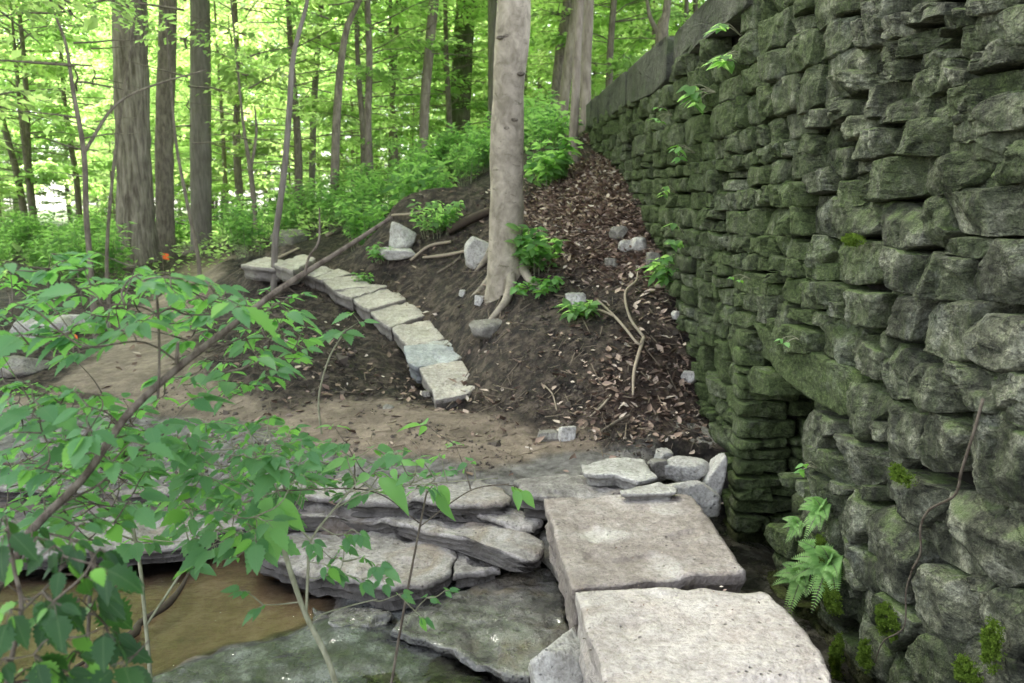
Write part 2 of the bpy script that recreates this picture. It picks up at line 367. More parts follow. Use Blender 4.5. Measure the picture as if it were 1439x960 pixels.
def H(x, y, masks=False):
    x = np.atleast_1d(np.asarray(x, float)); y = np.atleast_1d(np.asarray(y, float))
    z = np.empty(len(x))
    for a in range(0, len(x), 20000):
        sl = slice(a, a + 20000)
        r = np.sqrt((x[sl, None] - C_[None, :, 0]) ** 2 + (y[sl, None] - C_[None, :, 1]) ** 2)
        z[sl] = -_tps_k(r) @ _w[:-1] + _w[-1]
    z = np.clip(z, -.5, 3.2)
    n1 = fbm(np.c_[x * .9, y * .9, x * 0 + 3], 3)
    inb = sstep(.09, -.09, y - bank(x) - .12 * perlin(np.c_[x * 2, y * 2, x * 0]))
    right = sstep(1.0, 1.12, x)
    near = sstep(3.3, 2.2, y) * (1 - right)
    inb = inb * (1 - near)
    dxb = x - xbed(y); bed = np.interp(dxb, [-2, -.35, .06, 1.1, 1.9, 4], [-.63, -.60, -.512, -.53, -.61, -.66]) + .05 * fbm(np.c_[x * 3, y * 3, x * 0 + 9], 5)
    znear = -.36 + .04 * n1
    z = z * (1 - near * sstep(-30, -3, x) * sstep(4, 1.5, x)) + znear * near * sstep(-30, -3, x) * sstep(4, 1.5, x)
    z = z * (1 - inb) + bed * inb
    # behind the wall the bank rises to the wall's top
    d = x - wx(y); beh = sstep(2.0, 2.5, d) * sstep(17, 13.2, y) * sstep(-2, 0, y)
    under = sstep(.05, .3, d) * sstep(13.4, 13.0, y) * (y > -4)
    z = np.where(under > 0, z * (1 - under) + (-.72) * under, z)
    z = z * (1 - beh) + 2.85 * beh
    if masks: return z, inb
    return z
def hz(x, y): return float(H([x], [y])[0])
def on_ground(px, py, tmax=90):
    d = ray(px, py); t = np.concatenate([np.arange(2.2, 20, .04), np.arange(20, tmax, .3)])
    P = CAM + d * t[:, None]; g = P[:, 2] - H(P[:, 0], P[:, 1])
    i = np.argmax(g < 0) if (g < 0).any() else len(t) - 1
    if i > 0:
        a, b = g[i - 1], g[i]; tt = t[i - 1] + (t[i] - t[i - 1]) * a / (a - b + 1e-9)
    else: tt = t[0]
    p = CAM + d * tt; x = min(p[0], wx(p[1]) - .04) if p[1] < 13.3 else p[0]
    return np.array([x, p[1], hz(x, p[1])])
def in_poly(x, y, poly):
    poly = np.asarray(poly); c = np.zeros(len(x), bool); j = len(poly) - 1
    for i in range(len(poly)):
        xi, yi = poly[i][:2]; xj, yj = poly[j][:2]
        if yi != yj:
            c ^= ((yi > y) != (yj > y)) & (x < (xj - xi) * (y - yi) / (yj - yi) + xi)
        j = i
    return c
def poly_dist(x, y, poly):
    d = np.full(len(x), 1e9); n = len(poly)
    for i in range(n):
        a = np.array(poly[i][:2]); b = np.array(poly[(i + 1) % n][:2]); ab = b - a
        t = np.clip(((x - a[0]) * ab[0] + (y - a[1]) * ab[1]) / (ab @ ab + 1e-9), 0, 1)
        d = np.minimum(d, np.hypot(x - a[0] - t * ab[0], y - a[1] - t * ab[1]))
    return np.where(in_poly(x, y, poly), -d, d)
def axis(dense0, dense1, step, lo, hi):
    a = list(np.arange(dense0, dense1, step)); s = step; x = dense1
    while x < hi: a.append(x); s *= 1.22; x += s
    a.append(hi); s = step; x = dense0 - step; b = []
    while x > lo: b.append(x); s *= 1.22; x -= s
    b.append(lo); return np.array(sorted(b) + a)
xs = axis(-5.5, 2.0, .034, -140, 140); ys = axis(3.3, 12.5, .034, -40, 260)
gx, gy = np.meshgrid(xs, ys); gx = gx.ravel(); gy = gy.ravel()
gz, inb = H(gx, gy, True)
PATHS = [[(395, 575), (470, 556), (600, 566), (720, 592), (840, 612), (885, 650), (850, 690), (640, 690), (420, 650), (300, 640), (0, 640), (0, 560), (150, 560), (250, 520), (330, 545)],
         [(60, 560), (150, 480), (215, 420), (250, 375), (330, 360), (300, 400), (275, 440), (270, 500), (330, 560)]]
pm = np.zeros(len(gx))
for P in PATHS:
    W = [on_ground(*q) for q in P]
    pm = np.maximum(pm, sstep(.16, -.16, poly_dist(gx, gy, W) + .22 * fbm(np.c_[gx * 1.8, gy * 1.8, gx * 0 + 1], 3)))
LIT = [on_ground(*q) for q in [(745, 290), (810, 235), (850, 222), (900, 300), (935, 360), (880, 380), (800, 365)]]
LIT2 = [on_ground(*q) for q in [(985, 500), (980, 590), (900, 600), (830, 580), (860, 520), (930, 470)]]
lm = np.maximum(sstep(.35, -.35, poly_dist(gx, gy, LIT) + .5 * fbm(np.c_[gx * 1.5, gy * 1.5, gx * 0 + 8], 3)) * .9,
                sstep(.25, -.25, poly_dist(gx, gy, LIT2) + .4 * fbm(np.c_[gx * 2.5, gy * 2.5, gx * 0 + 4], 3)) * .5)
fine = fbm(np.c_[gx * 2.4, gy * 2.4, gx * 0], 5); clod = np.abs(fbm(np.c_[gx * 7, gy * 7, gx * 0 + 5], 3))
dist = np.hypot(gx, gy - 6)
gz = gz + (1 - inb) * (fine * (.045 - .032 * pm) + clod * .075 * (1 - pm) * (dist < 20)) - .03 * (1 - inb) * (1 - pm)
SW = [on_ground(*q) for q in [(600, 572), (640, 574), (700, 562), (672, 500), (645, 475), (600, 440), (565, 405), (520, 385), (470, 370), (400, 358), (335, 366), (345, 382), (430, 395), (480, 420), (560, 470)]]
sd_ = poly_dist(gx, gy, SW); gz = gz - .045 * sstep(.06, -.06, sd_) + .02 * sstep(.1, .2, sd_) * sstep(.5, .25, sd_)
far = sstep(17, 24, gy + .25 * np.abs(gx + 3)) * sstep(.0, .5, .2 + fbm(np.c_[gx * .2, gy * .2, gx * 0], 3)) + sstep(11.5, 14, np.abs(gx + 2))
grass = np.clip(far, 0, 1) * (1 - inb); grass = np.maximum(grass, sstep(22, 30, gy)) * (1 - pm)
bedm = inb * sstep(.05, -.2, gx - xbed(gy) + .12 * fine); wetm = inb * (1 - bedm)
rth = np.interp(gx, [-3, -2.2, -1.2, -.2, .9], [1.35, 1.15, .72, .55, .45]); rockm = sstep(.16, -.16, gy - bank(gx) + .3 * fine - rth) * (1 - inb) * sstep(1.1, .9, gx) * (gx > -7); pm = pm * (1 - rockm)
nx = len(xs); ny = len(ys); i = np.arange(ny - 1)[:, None] * nx + np.arange(nx - 1)[None]
GF = np.stack([i, i + 1, i + nx + 1, i + nx], -1).reshape(-1, 4)
g = mk('ground', np.c_[gx, gy, gz], [GF], M['ground'], attrs=dict(path=pm, litter=lm, grass=grass, bed=bedm, wet=wetm, rock=rockm))
tag(g, 'dark forest soil rising to a bank with a trodden tan path and stream bed', 'ground', kind='structure')
wxs = np.linspace(-9, 4.2, 40); wys = np.linspace(2.6, 6.0, 30); a, b = np.meshgrid(wxs, wys)
i = np.arange(29)[:, None] * 40 + np.arange(39)[None]
w = mk('stream_water', np.c_[a.ravel(), b.ravel(), np.full(1200, -.535)], [np.stack([i, i + 1, i + 41, i + 40], -1).reshape(-1, 4)], M['water'])
tag(w, 'shallow clear stream water over brown sandy bedrock', 'water', kind='structure')

# ------------------------------------------------------------------ stones
def resample(poly, m, chip=.0, seed=0):
    P = np.asarray(poly, float); Q = np.concatenate([P, P[:1]]); L = np.r_[0, np.cumsum(np.linalg.norm(np.diff(Q, axis=0), axis=1))]
    t = np.linspace(0, L[-1], m, endpoint=False)
    R = np.c_[np.interp(t, L, Q[:, 0]), np.interp(t, L, Q[:, 1])]
    R = .8 * R + .10 * (np.roll(R, 1, 0) + np.roll(R, -1, 0))
    return R
def plane_stone(poly, O, U, V, N, depth=.08, back=.14, m=36, k=9, seed=0, rough=1.0, off=0.0, facets=3, rnd=.35):
    """stone face on a plane; poly in (u,v). returns verts, F3, F4"""
    r_ = np.random.default_rng(seed)
    B = resample(poly, m); c = B.mean(0); size = np.sqrt(np.ptp(B[:, 0]) * np.ptp(B[:, 1])) + 1e-6
    # irregular outline
    nb = perlin(np.c_[B * 9, np.full(m, seed * 1.7)]) * .013 + perlin(np.c_[B * 30, np.full(m, seed * .7)]) * .008
    dirn = (B - c); dirn /= np.linalg.norm(dirn, axis=1)[:, None] + 1e-9
    B = B + dirn * (nb * rough)[:, None]
    rr = np.sin(np.linspace(.0, PI / 2, k + 1)[1:]) if k > 5 else np.linspace(0, 1, k + 1)[1:]
    pts = [c[None]] + [c + (B - c) * q for q in rr]; rad_ = np.concatenate([[0]] + [np.full(m, q) for q in rr])
    P = np.concatenate(pts); q = (P - c) / size
    r0 = r_.uniform(.80, .92)
    e = np.clip((rad_ - r0) / (1 - r0), 0, 1)
    n = depth * (1 - rnd * e ** 1.6)
    tilt = r_.normal(0, .2, 2); n = n + depth * (q @ tilt) * 1.4
    for f in range(facets):
        a = r_.uniform(0, 2 * PI); sl = r_.uniform(.35, 2.2); b = r_.uniform(.05, .48)
        n = np.minimum(n, depth * (1 + r_.uniform(-.1, .25)) - sl * size * (q @ np.array([math.cos(a), math.sin(a)]) - b) * .5)
    bed = P[:, 1] * r_.uniform(16, 30) + 1.6 * fbm(np.c_[P * 2.5, np.full(len(P), seed * 1.3)], 2) + P[:, 0] * r_.normal(0, 2); fr = bed - np.floor(bed)
    n = n + (r_.uniform(0, .005)) * rough * (sstep(.0, .25, fr) - fr)
    K = r_.integers(4, 8); sd = c + r_.uniform(-.5, .5, (K, 2)) * np.ptp(B, axis=0); ci = np.argmin(((P[:, None] + .03 * perlin(np.c_[P * 12, np.full(len(P), seed * .37)])[:, None, None] - sd[None]) ** 2).sum(2), 1)
    tl = r_.normal(0, .5, (K, 2)); of = r_.normal(0, .10, K); n = n + depth * .6 * (np.sum(tl[ci] * (P - sd[ci]), 1) / size * 1.5 + of[ci]) * (1 - e)
    n = n + rough * ((.5 - np.abs(fbm(np.c_[P * 6, np.full(len(P), seed * 2.1)], 3))) * .016 - .008 + fbm(np.c_[P * 9, np.full(len(P), seed * 4.1)], 3) * .010 + fbm(np.c_[P * 30, np.full(len(P), seed * 3.1)], 3) * .008)
    n = np.maximum(n, -.03) + off
    X = O + P[:, :1] * U + P[:, 1:] * V + n[:, None] * N
    Bk = c + (B - c) * .93; Xb = O + Bk[:, :1] * U + Bk[:, 1:] * V + (off - back) * N
    X = np.concatenate([X, Xb])
    j = np.arange(m); jn = (j + 1) % m
    F3 = np.c_[np.zeros(m, int), 1 + j, 1 + jn]; F4 = [np.c_[1 + a * m + j, 1 + (a + 1) * m + j, 1 + (a + 1) * m + jn, 1 + a * m + jn] for a in range(k)]
    return X, F3, np.concatenate(F4)
nrm = math.hypot(1, WK)
WO = np.array([WX0, 0, 0.]); WU = np.array([WK, 1, 0]) / nrm; WV = np.array([0, 0, 1.]); WN = np.array([-1, WK, 0]) / nrm
def px_wall(px, py):
    d = ray(px, py); t = np.dot(WO - CAM, WN) / np.dot(d, WN); p = CAM + d * t; q = p - WO
    return np.array([q @ WU, q @ WV])
Z1 = lambda pts, oy: [px_wall(1139 + x / 4.797, oy + y / 4.797) for x, y in pts]
Z8 = lambda pts: [px_wall(960 + x / 4.8, 380 + y / 4.8) for x, y in pts]
TR = []
for oy, polys in {
 0: [[(310,170),(430,130),(560,110),(540,270),(460,310),(310,335)], [(490,390),(540,320),(740,250),(930,140),(900,260),(840,340),(640,410),(500,430)],
     [(980,260),(1040,200),(1160,175),(1300,170),(1310,260),(1170,300),(1120,400),(980,370)], [(1240,180),(1300,110),(1439,40),(1560,60),(1439,220),(1320,270)],
     [(1080,490),(1100,410),(1200,360),(1280,340),(1320,270),(1500,230),(1460,400),(1300,450),(1120,510)], [(575,250),(600,130),(680,80),(740,100),(720,230),(600,270)],
     [(720,190),(760,70),(840,20),(960,20),(960,100),(830,150)], [(940,250),(960,110),(1050,60),(1130,70),(1130,170),(1010,200)], [(1130,60),(1180,0),(1439,0),(1420,40),(1250,110),(1150,110)],
     [(180,650),(185,520),(310,470),(430,500),(460,470),(550,460),(540,560),(430,590),(210,665)], [(550,530),(620,420),(700,400),(690,540)], [(740,450),(770,380),(870,340),(970,330),(960,380),(880,440),(740,490)],
     [(720,620),(730,520),(830,470),(960,400),(960,540),(900,620),(780,650)], [(960,590),(950,450),(1070,480),(1060,560),(1000,590)], [(330,770),(330,690),(440,620),(560,560),(690,560),(700,650),(550,710)],
     [(480,840),(490,740),(620,690),(740,650),(810,640),(800,790),(640,820)], [(810,790),(820,680),(920,610),(1100,580),(1220,510),(1390,470),(1370,590),(1200,690),(1020,770)],
     [(160,840),(180,740),(290,670),(320,690),(310,780)], [(0,870),(20,740),(160,740),(150,850)], [(230,900),(240,820),(370,780),(450,790),(450,870),(380,920),(250,950)],
     [(1020,950),(1030,800),(1200,730),(1330,630),(1500,590),(1500,840),(1300,900),(1150,955)], [(570,1050),(590,850),(800,810),(1010,800),(1010,960),(960,1040),(850,1050)],
     [(350,960),(370,920),(490,860),(570,880),(570,1020),(400,1080),(330,1080)]],
 200: [[(0,330),(0,230),(130,180),(280,150),(300,310),(200,320),(60,350)], [(300,300),(310,150),(560,110),(820,95),(850,120),(820,260),(700,350),(480,390),(340,390)],
     [(820,340),(830,180),(900,110),(1080,70),(1250,45),(1240,170),(1160,280),(1010,330),(850,360)], [(1260,230),(1270,60),(1500,-20),(1500,250),(1310,290)],
     [(0,600),(20,370),(160,370),(430,410),(500,420),(430,610),(260,650),(100,620)], [(440,620),(470,440),(520,400),(780,470),(820,500),(820,690),(700,720),(560,690)],
     [(820,690),(830,380),(950,350),(960,570),(980,600),(880,700)], [(950,590),(960,350),(1150,320),(1530,290),(1530,620),(1180,620)], [(0,850),(0,630),(110,640),(160,740),(90,850)],
     [(90,830),(110,730),(290,650),(530,690),(570,720),(560,850),(460,940),(350,955),(160,920)], [(580,960),(560,780),(600,710),(840,770),(800,900),(780,1030),(690,1010)],
     [(800,960),(820,800),(880,740),(1000,780),(1150,790),(1100,950),(1120,1070),(930,1060),(780,1030)], [(940,740),(1040,640),(1250,660),(1170,780),(1060,770)],
     [(1110,950),(1150,850),(1230,720),(1300,660),(1520,670),(1520,1110),(1250,1060),(1130,1040)]],
 380: [[(30,190),(50,80),(150,80),(240,150),(210,240),(110,220)], [(210,300),(240,210),(290,130),(440,150),(540,160),(500,250),(470,380),(340,360)],
     [(470,380),(510,250),(560,180),(650,170),(830,200),(770,300),(740,470),(600,450)], [(740,470),(770,310),(870,230),(1080,210),(1240,220),(1200,320),(1140,450),(1130,600),(1010,600),(850,530)],
     [(1140,540),(1180,370),(1250,290),(1360,310),(1530,340),(1530,650),(1360,690),(1220,620)], [(100,560),(120,350),(200,330),(300,450),(290,640)], [(310,620),(320,450),(440,490),(510,560),(470,730)],
     [(470,830),(490,700),(530,490),(720,540),(760,620),(740,850),(560,860)], [(750,880),(760,630),(880,650),(1010,690),(980,830),(950,940),(830,940)], [(1010,800),(1020,650),(1180,670),(1330,790),(1290,960),(1150,930)],
     [(1310,990),(1320,830),(1439,700),(1560,720),(1560,1060)]],
 560: [[(210,180),(250,80),(330,-100),(420,-80),(560,40),(490,130),(430,230),(380,290)], [(490,360),(500,140),(560,40),(620,30),(740,110),(800,130),(760,260),(760,390),(560,390)],
     [(760,440),(770,260),(800,110),(870,90),(1010,210),(1030,260),(950,480),(820,480)], [(1030,290),(1070,110),(1150,80),(1390,210),(1530,250),(1530,710),(1240,640),(1090,600)], [(0,400),(0,150),(50,80),(180,170),(200,240),(130,260),(60,430)],
     [(200,430),(220,280),(240,240),(400,320),(570,410),(470,540),(380,590),(260,530)], [(480,650),(490,550),(570,480),(700,520),(900,620),(880,750),(780,860),(600,740)], [(-40,520),(-30,420),(60,500),(150,580),(250,740),(220,820),(100,700),(0,620)],
     [(150,590),(180,550),(290,620),(270,650),(190,650)], [(370,680),(390,580),(470,600),(470,690)], [(250,880),(290,700),(340,620),(400,700),(470,740),(430,860),(330,1000)],
     [(420,1100),(450,800),(520,730),(620,800),(740,950),(720,1150),(690,1365),(560,1290)], [(810,950),(900,700),(960,640),(1110,630),(1439,780),(1560,850),(1540,1180),(1290,1260),(1000,1150),(830,1060)]],
 760: [[(700,390),(760,270),(830,160),(900,200),(950,240),(1090,250),(1190,380),(1180,470),(1060,640),(1030,700),(880,600),(780,480)], [(1190,500),(1220,370),(1280,330),(1540,380),(1540,680),(1370,820),(1280,640)],
     [(480,590),(530,400),(570,350),(680,450),(790,550),(720,640),(610,730),(560,670)], [(390,400),(390,290),(450,230),(560,330),(510,430),(470,560)], [(310,650),(320,530),(370,490),(460,600),(530,700),(560,780),(540,950),(440,850)],
     [(740,930),(740,720),(860,630),(960,690),(1070,880),(1060,1010),(900,1000)], [(1100,980),(1120,880),(1200,810),(1300,870),(1320,1020)], [(190,670),(240,630),(320,680),(430,850),(430,1000),(320,900)], [(80,420),(130,310),(220,290),(370,400),(270,520),(200,570)],
     [(230,170),(280,100),(420,200),(380,330),(250,220)], [(1100,270),(1110,240),(1230,260),(1220,350),(1120,340)], [(560,960),(620,760),(700,800),(730,960),(680,1080),(560,1060)]]}.items():
    for P in polys: TR.append((np.array(Z1(P, oy)), oy))
for P in [[(290,390),(380,280),(490,330),(390,435)], [(330,560),(370,460),(450,500),(460,590),(410,610)], [(450,820),(470,690),(530,650),(605,720),(615,840)], [(630,350),(660,220),(760,240),(745,400)],
          [(450,260),(470,100),(550,120),(540,280)], [(560,330),(560,170),(650,170),(640,230),(600,360)]]:
    TR.append((np.array(Z8(P)), 999))
LINTEL = np.array(Z8([(470,560),(480,350),(560,360),(860,530),(1140,650),(1250,740),(1190,960),(1100,980),(850,840),(680,690)]))
# culvert opening in (s,z)
OPEN = np.array([px_wall(*p) for p in ((1040, 508), (1060, 500), (1100, 525), (1185, 585), (1138, 580), (1100, 690), (1082, 790))])
o_far = 5.5; OPEN = np.array([(o_far, -.9), (o_far, .62), (5.2, .66), (4.55, .60), (4.62, .45), (4.85, .0), (5.06, -.55), (5.1, -.9)])

wall_root = thing('stone_wall', (wx(6), 6, 0), 'tall mossy dry-stone wall of rough grey blocks with a low culvert opening', 'wall')
wall_parts = []
def moss_at(s, z): return float(np.clip(.36 + .5 * sstep(3.6, 5.2, np.array([s]))[0] + .15 * math.sin(s * 1.3 + z * 2) + (.2 if z < -.1 else 0), 0, 1))
order = sorted(range(len(TR)), key=lambda i: -np.ptp(TR[i][0][:, 0]) * np.ptp(TR[i][0][:, 1]))
small = Acc()
for rank, i in enumerate(order):
    P, oy = TR[i]
    c = P.mean(0); P = c + (P - c) * 1.07
    r_ = np.random.default_rng(100 + i)
    dep = r_.uniform(.035, .075) if oy not in (999,) else .06
    V, F3, F4 = plane_stone(P, WO, WU, WV, WN, depth=dep, back=.2, m=72, k=20, seed=100 + i, off=0.0, rnd=.42, facets=6, rough=1.1)
    a = Acc(); a.add(V, F3, F4, tint=float(np.clip(r_.normal(.55, .2), 0, 1)), moss=moss_at(*c) * r_.uniform(.4, 1.1))
    wall_parts.append(a.build('stone', M['wall']))
V, F3, F4 = plane_stone(LINTEL, WO, WU, WV, WN, depth=.045, back=.3, m=110, k=20, seed=7, rnd=.3, facets=3, off=.0, rough=1.0)
a = Acc(); a.add(V, F3, F4, tint=.5, moss=.95); wall_parts.append(a.build('lintel', M['wall']))
# procedural courses
acc = Acc(); z = -.95; seed = 1000; r_ = np.random.default_rng(3)
tr_c = [t[0] for t in TR] + [LINTEL]
while z < 3.12:
    h = r_.uniform(.075, .15) if r_.random() < .65 else r_.uniform(.15, .23)
    s = .9 + r_.uniform(0, .3)
    while s < 13.4:
        hh = h; zz = z; w = min(.75, max(.11, hh * r_.lognormal(.5, .55)))
        def wav(s_, z_): return .06 * perlin(np.array([[s_ * .45, z_ * 1.3, 7.7]]))[0]
        parts = [(zz, hh)] if (r_.random() > .18 or hh < .14) else [(zz, hh * .52), (zz + hh * .52, hh * .48)]
        for (za, hb) in parts:
            g_ = .004
            jit = lambda: r_.normal(0, .013)
            P = np.array([(s + g_ + jit(), za + g_ + jit() + wav(s, z)), (s + w * .5, za + g_ + jit() + wav(s + w * .5, z)), (s + w - g_ + jit(), za + g_ + jit() + wav(s + w, z)), (s + w - g_ + jit(), za + hb - g_ + jit() + wav(s + w, z + h)),
                          (s + w * .5 + jit() * 2, za + hb - g_ + jit() + wav(s + w * .5, z + h)), (s + g_ + jit(), za + hb - g_ + jit() + wav(s, z + h))])
            c = P.mean(0); seed += 1
            if c[1] > 2.78 and c[0] > 6.0: continue
            if in_poly(P[:, 0], P[:, 1], OPEN).sum() >= 1 or in_poly(c[:1], c[1:], OPEN)[0]: continue
            hit = False; nearby = c[0] < 4.6
            for T in tr_c:
                if abs(T[:, 0].mean() - c[0]) < 1.2 and in_poly(c[:1], c[1:], T)[0]: hit = True; break
            if hit: continue
            dense = c[0] < 6.8
            V, F3, F4 = plane_stone(P, WO, WU, WV, WN, depth=r_.uniform(.03, .085), back=.12, m=40 if dense else 26, k=11 if dense else 7, seed=seed, off=(-.035 if nearby else -.005) + r_.normal(0, .012), rnd=.45, facets=4, rough=.9)
            acc.add(V, F3, F4, tint=float(np.clip(r_.normal(.5, .22), 0, 1)), moss=moss_at(*c) * r_.uniform(.6, 1.1))
        s += w
    z += h
# far reveal of the culvert: faces the camera, runs back into the wall
RO = WO + WU * 5.5; RU = -WN; RN = -WU
z = -.95
while z < .72:
    h = r_.uniform(.06, .13); s = -.10
    while s < .40:
        w = r_.uniform(.22, .5); seed += 1
        jit = lambda: r_.normal(0, .012)
        P = np.array([(s + jit(), z + .006 + jit()), (s + w / 2, z + .006 + jit()), (s + w - .01, z + .006 + jit()), (s + w - .01, z + h - .006 + jit()), (s + w / 2, z + h - .004 + jit()), (s + jit(), z + h - .006 + jit())])
        V, F3, F4 = plane_stone(P, RO, RU, WV, RN, depth=r_.uniform(.05, .1), back=.12, m=36, k=9, seed=seed, rnd=.8, facets=1, rough=1.0)
        acc.add(V, F3, F4, tint=float(np.clip(r_.normal(.85, .12), 0, 1)), moss=.8)  # raised tint puts light on this face into its colour
        s += w
    z += h
# near reveal
RO2 = WO + WU * 4.9; z = -.95
while z < .6:
    h = r_.uniform(.12, .2); s = .05; seed += 1
    e = -.32 * (z / 1.0) if z > -.2 else .1
    P = np.array([(s, z + .01), (1.8, z + .01), (1.8, z + h - .01), (s, z + h - .01)])
    V, F3, F4 = plane_stone(P, RO2 + WU * float(np.interp(z, [-.6, 0, .5], [.12, -.08, -.3])), RU, WV, WU, depth=.04, back=.2, m=32, k=7, seed=seed)
    acc.add(V, F3, F4, tint=.4, moss=.6); z += h
wall_parts.append(acc.build('masonry', M['wall']))
# core behind the face, near-black for shade in joints and the open culvert
def box(acc, s0, s1, z0, z1, d0, d1, **at):
    P = [WO + WU * s + WV * z_ - WN * d for s in (s0, s1) for z_ in (z0, z1) for d in (d0, d1)]
    acc.add(P, None, [(0, 1, 3, 2), (4, 6, 7, 5), (0, 4, 5, 1), (2, 3, 7, 6), (0, 2, 6, 4), (1, 5, 7, 3)], **at)
core = Acc()
box(core, .5, 4.45, -1.2, 3.06, .15, 2.6, side=0.); box(core, 5.56, 13.35, -1.2, 3.06, .15, 2.6, side=0.); box(core, 4.451, 5.559, .66, 3.06, .15, 2.6, side=0.); box(core, 4.451, 5.559, -1.2, .659, 2.1, 2.6, side=0.)
wall_parts.append(core.build('rubble_core', mat_plain('dark_wall_core', (.012, .011, .009), .95), smooth=False))
# coping band
cop = Acc(); s = 5.6; k = 0
while s < 13.4:
    w = r_.uniform(1.6, 2.8); w = min(w, 13.4 - s + .02)
    if w < .2: break
    lowz = 2.74 + r_.normal(0, .025) + (.12 if s < 6.6 else 0)
    P = np.array([(s + .01, lowz), (s + w * .3, lowz + r_.normal(0, .02)), (s + w * .6, lowz + r_.normal(0, .02)), (s + w - .01, lowz + r_.normal(0, .03)), (s + w - .01, 3.12), (s + w / 2, 3.13), (s + .01, 3.12)])
    V, F3, F4 = plane_stone(P, WO, WU, WV, WN, depth=.055, back=.5, m=60, k=10, seed=5000 + k, rnd=.12, facets=0, rough=.7)
    cop.add(V, F3, F4, side=0.); s += w; k += 1
wall_parts.append(cop.build('coping', M['coping']))
for p in wall_parts:
    p.parent = wall_root; p.matrix_parent_inverse = wall_root.matrix_world.inverted()
bpy.context.view_layer.update()
for p in wall_parts: p.matrix_parent_inverse.identity(); p.location = (-wx(6), -6, 0)

# flat slabs (traced outline at a real height, real thickness)
def slab(name, poly, thick, mat, label, cat, group=None, m=72, k=12, seed=0, rough=1.0, tilt=(0, 0), layers=6, sidew=1.0, bulge=.0, patch=()):
    P = np.asarray(poly, float); zt = P[0][2]
    B = resample(P[:, :2], m); c = B.mean(0); d = B - c; d /= np.linalg.norm(d, axis=1)[:, None]
    nb = perlin(np.c_[B * 7, np.full(m, seed + .3)]) * .028 + perlin(np.c_[B * 26, np.full(m, seed + .7)]) * .011
    B = B + d * (nb * rough)[:, None]
    rr = np.sqrt(np.linspace(0, 1, k + 1)[1:]); rr[-2] = .975; rr[-1] = 1
    T = np.concatenate([c[None]] + [c + (B - c) * q for q in rr]); rad_ = np.concatenate([[0]] + [np.full(m, q) for q in rr])
    zz = zt + rough * (fbm(np.c_[T * 2.6, np.full(len(T), seed)], 3) * .022 + fbm(np.c_[T * 15, np.full(len(T), seed)], 3) * .007 - .02 * sstep(.12, .3, fbm(np.c_[T * 3.7 + 9, np.full(len(T), seed)], 2))) + bulge * (1 - rad_ ** 2)
    zz = zz + (T - c) @ np.array(tilt) - .010 * rough * sstep(.955, 1.0, rad_)
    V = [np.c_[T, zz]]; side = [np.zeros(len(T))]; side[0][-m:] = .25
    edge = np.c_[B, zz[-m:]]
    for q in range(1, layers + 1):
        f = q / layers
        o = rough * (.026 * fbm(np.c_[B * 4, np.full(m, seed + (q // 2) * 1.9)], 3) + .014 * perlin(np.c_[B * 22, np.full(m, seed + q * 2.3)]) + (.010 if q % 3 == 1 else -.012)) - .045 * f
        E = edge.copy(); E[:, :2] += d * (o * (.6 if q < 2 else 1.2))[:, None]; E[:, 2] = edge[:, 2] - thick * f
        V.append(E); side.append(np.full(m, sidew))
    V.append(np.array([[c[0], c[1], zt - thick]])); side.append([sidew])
    V = np.concatenate(V); side = np.concatenate(side)
    j = np.arange(m); jn = (j + 1) % m; F3 = [np.c_[np.zeros(m, int), 1 + j, 1 + jn]]; F4 = []
    for a in range(k - 1 + layers): F4.append(np.c_[1 + a * m + j, 1 + (a + 1) * m + j, 1 + (a + 1) * m + jn, 1 + a * m + jn])
    last = 1 + (k + layers - 1) * m; F3.append(np.c_[last + jn, last + j, np.full(m, len(V) - 1)])
    base = np.array([c[0], c[1], zt - thick])
    # counter-clockwise check
    ar = np.sum(B[:, 0] * np.roll(B[:, 1], -1) - np.roll(B[:, 0], -1) * B[:, 1])
    F3 = np.concatenate(F3); F4 = np.concatenate(F4)
    if ar < 0: F3 = F3[:, ::-1]; F4 = F4[:, ::-1]
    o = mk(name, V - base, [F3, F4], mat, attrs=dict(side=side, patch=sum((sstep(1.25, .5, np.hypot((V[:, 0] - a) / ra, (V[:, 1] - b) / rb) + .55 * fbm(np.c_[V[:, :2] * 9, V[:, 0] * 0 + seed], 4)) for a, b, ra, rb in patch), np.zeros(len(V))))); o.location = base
    fl = np.ones(len(o.data.polygons), bool); fl[2 * m + (k - 1) * m + m // 1 * 0:] = False; o.data.polygons.foreach_set('use_smooth', fl)
    return tag(o, label, cat, group)
PZ = lambda pts, z: [(*at_z(x, y, z)[:2], z) for x, y in pts]
def on_plane(px, py, c, g):
    '''hit of a pixel ray with the plane z = c.z + g.(xy - c.xy)'''
    d = ray(px, py); n = np.array([-g[0], -g[1], 1.0]); return CAM + d * (np.dot(c - CAM, n) / np.dot(d, n))
slab('bridge_slab', PZ([(764,698),(845,694),(925,692),(959,692),(976,699),(1000,731),(1034,784),(1052,803),(1000,807),(940,810),(880,819),(805,829),(788,780)], 0.0), .36, M['slab_grey'],
     'rough grey-pink stone bridge slab farther across the stream, beside the piled rocks', 'stone slab', m=150, k=34, seed=3, rough=.8, layers=9, sidew=.75, patch=[(*at_z(850, 751, 0)[:2], .13, .10), (*at_z(915, 702, 0)[:2], .06, .03)])
slab('bridge_slab', PZ([(807,829),(870,826),(1000,824),(1078,827),(1095,845),(1130,885),(1160,925),(1174,965),(1190,1010),(1200,1200),(930,1200),(880,1040),(850,960),(846,938),(824,881)], 0.035), .42, M['slab_pale'],
     'pale pinkish stone bridge slab nearest the viewer at the bottom of the picture', 'stone slab', m=170, k=24, seed=9, rough=.7, layers=10, sidew=.35)
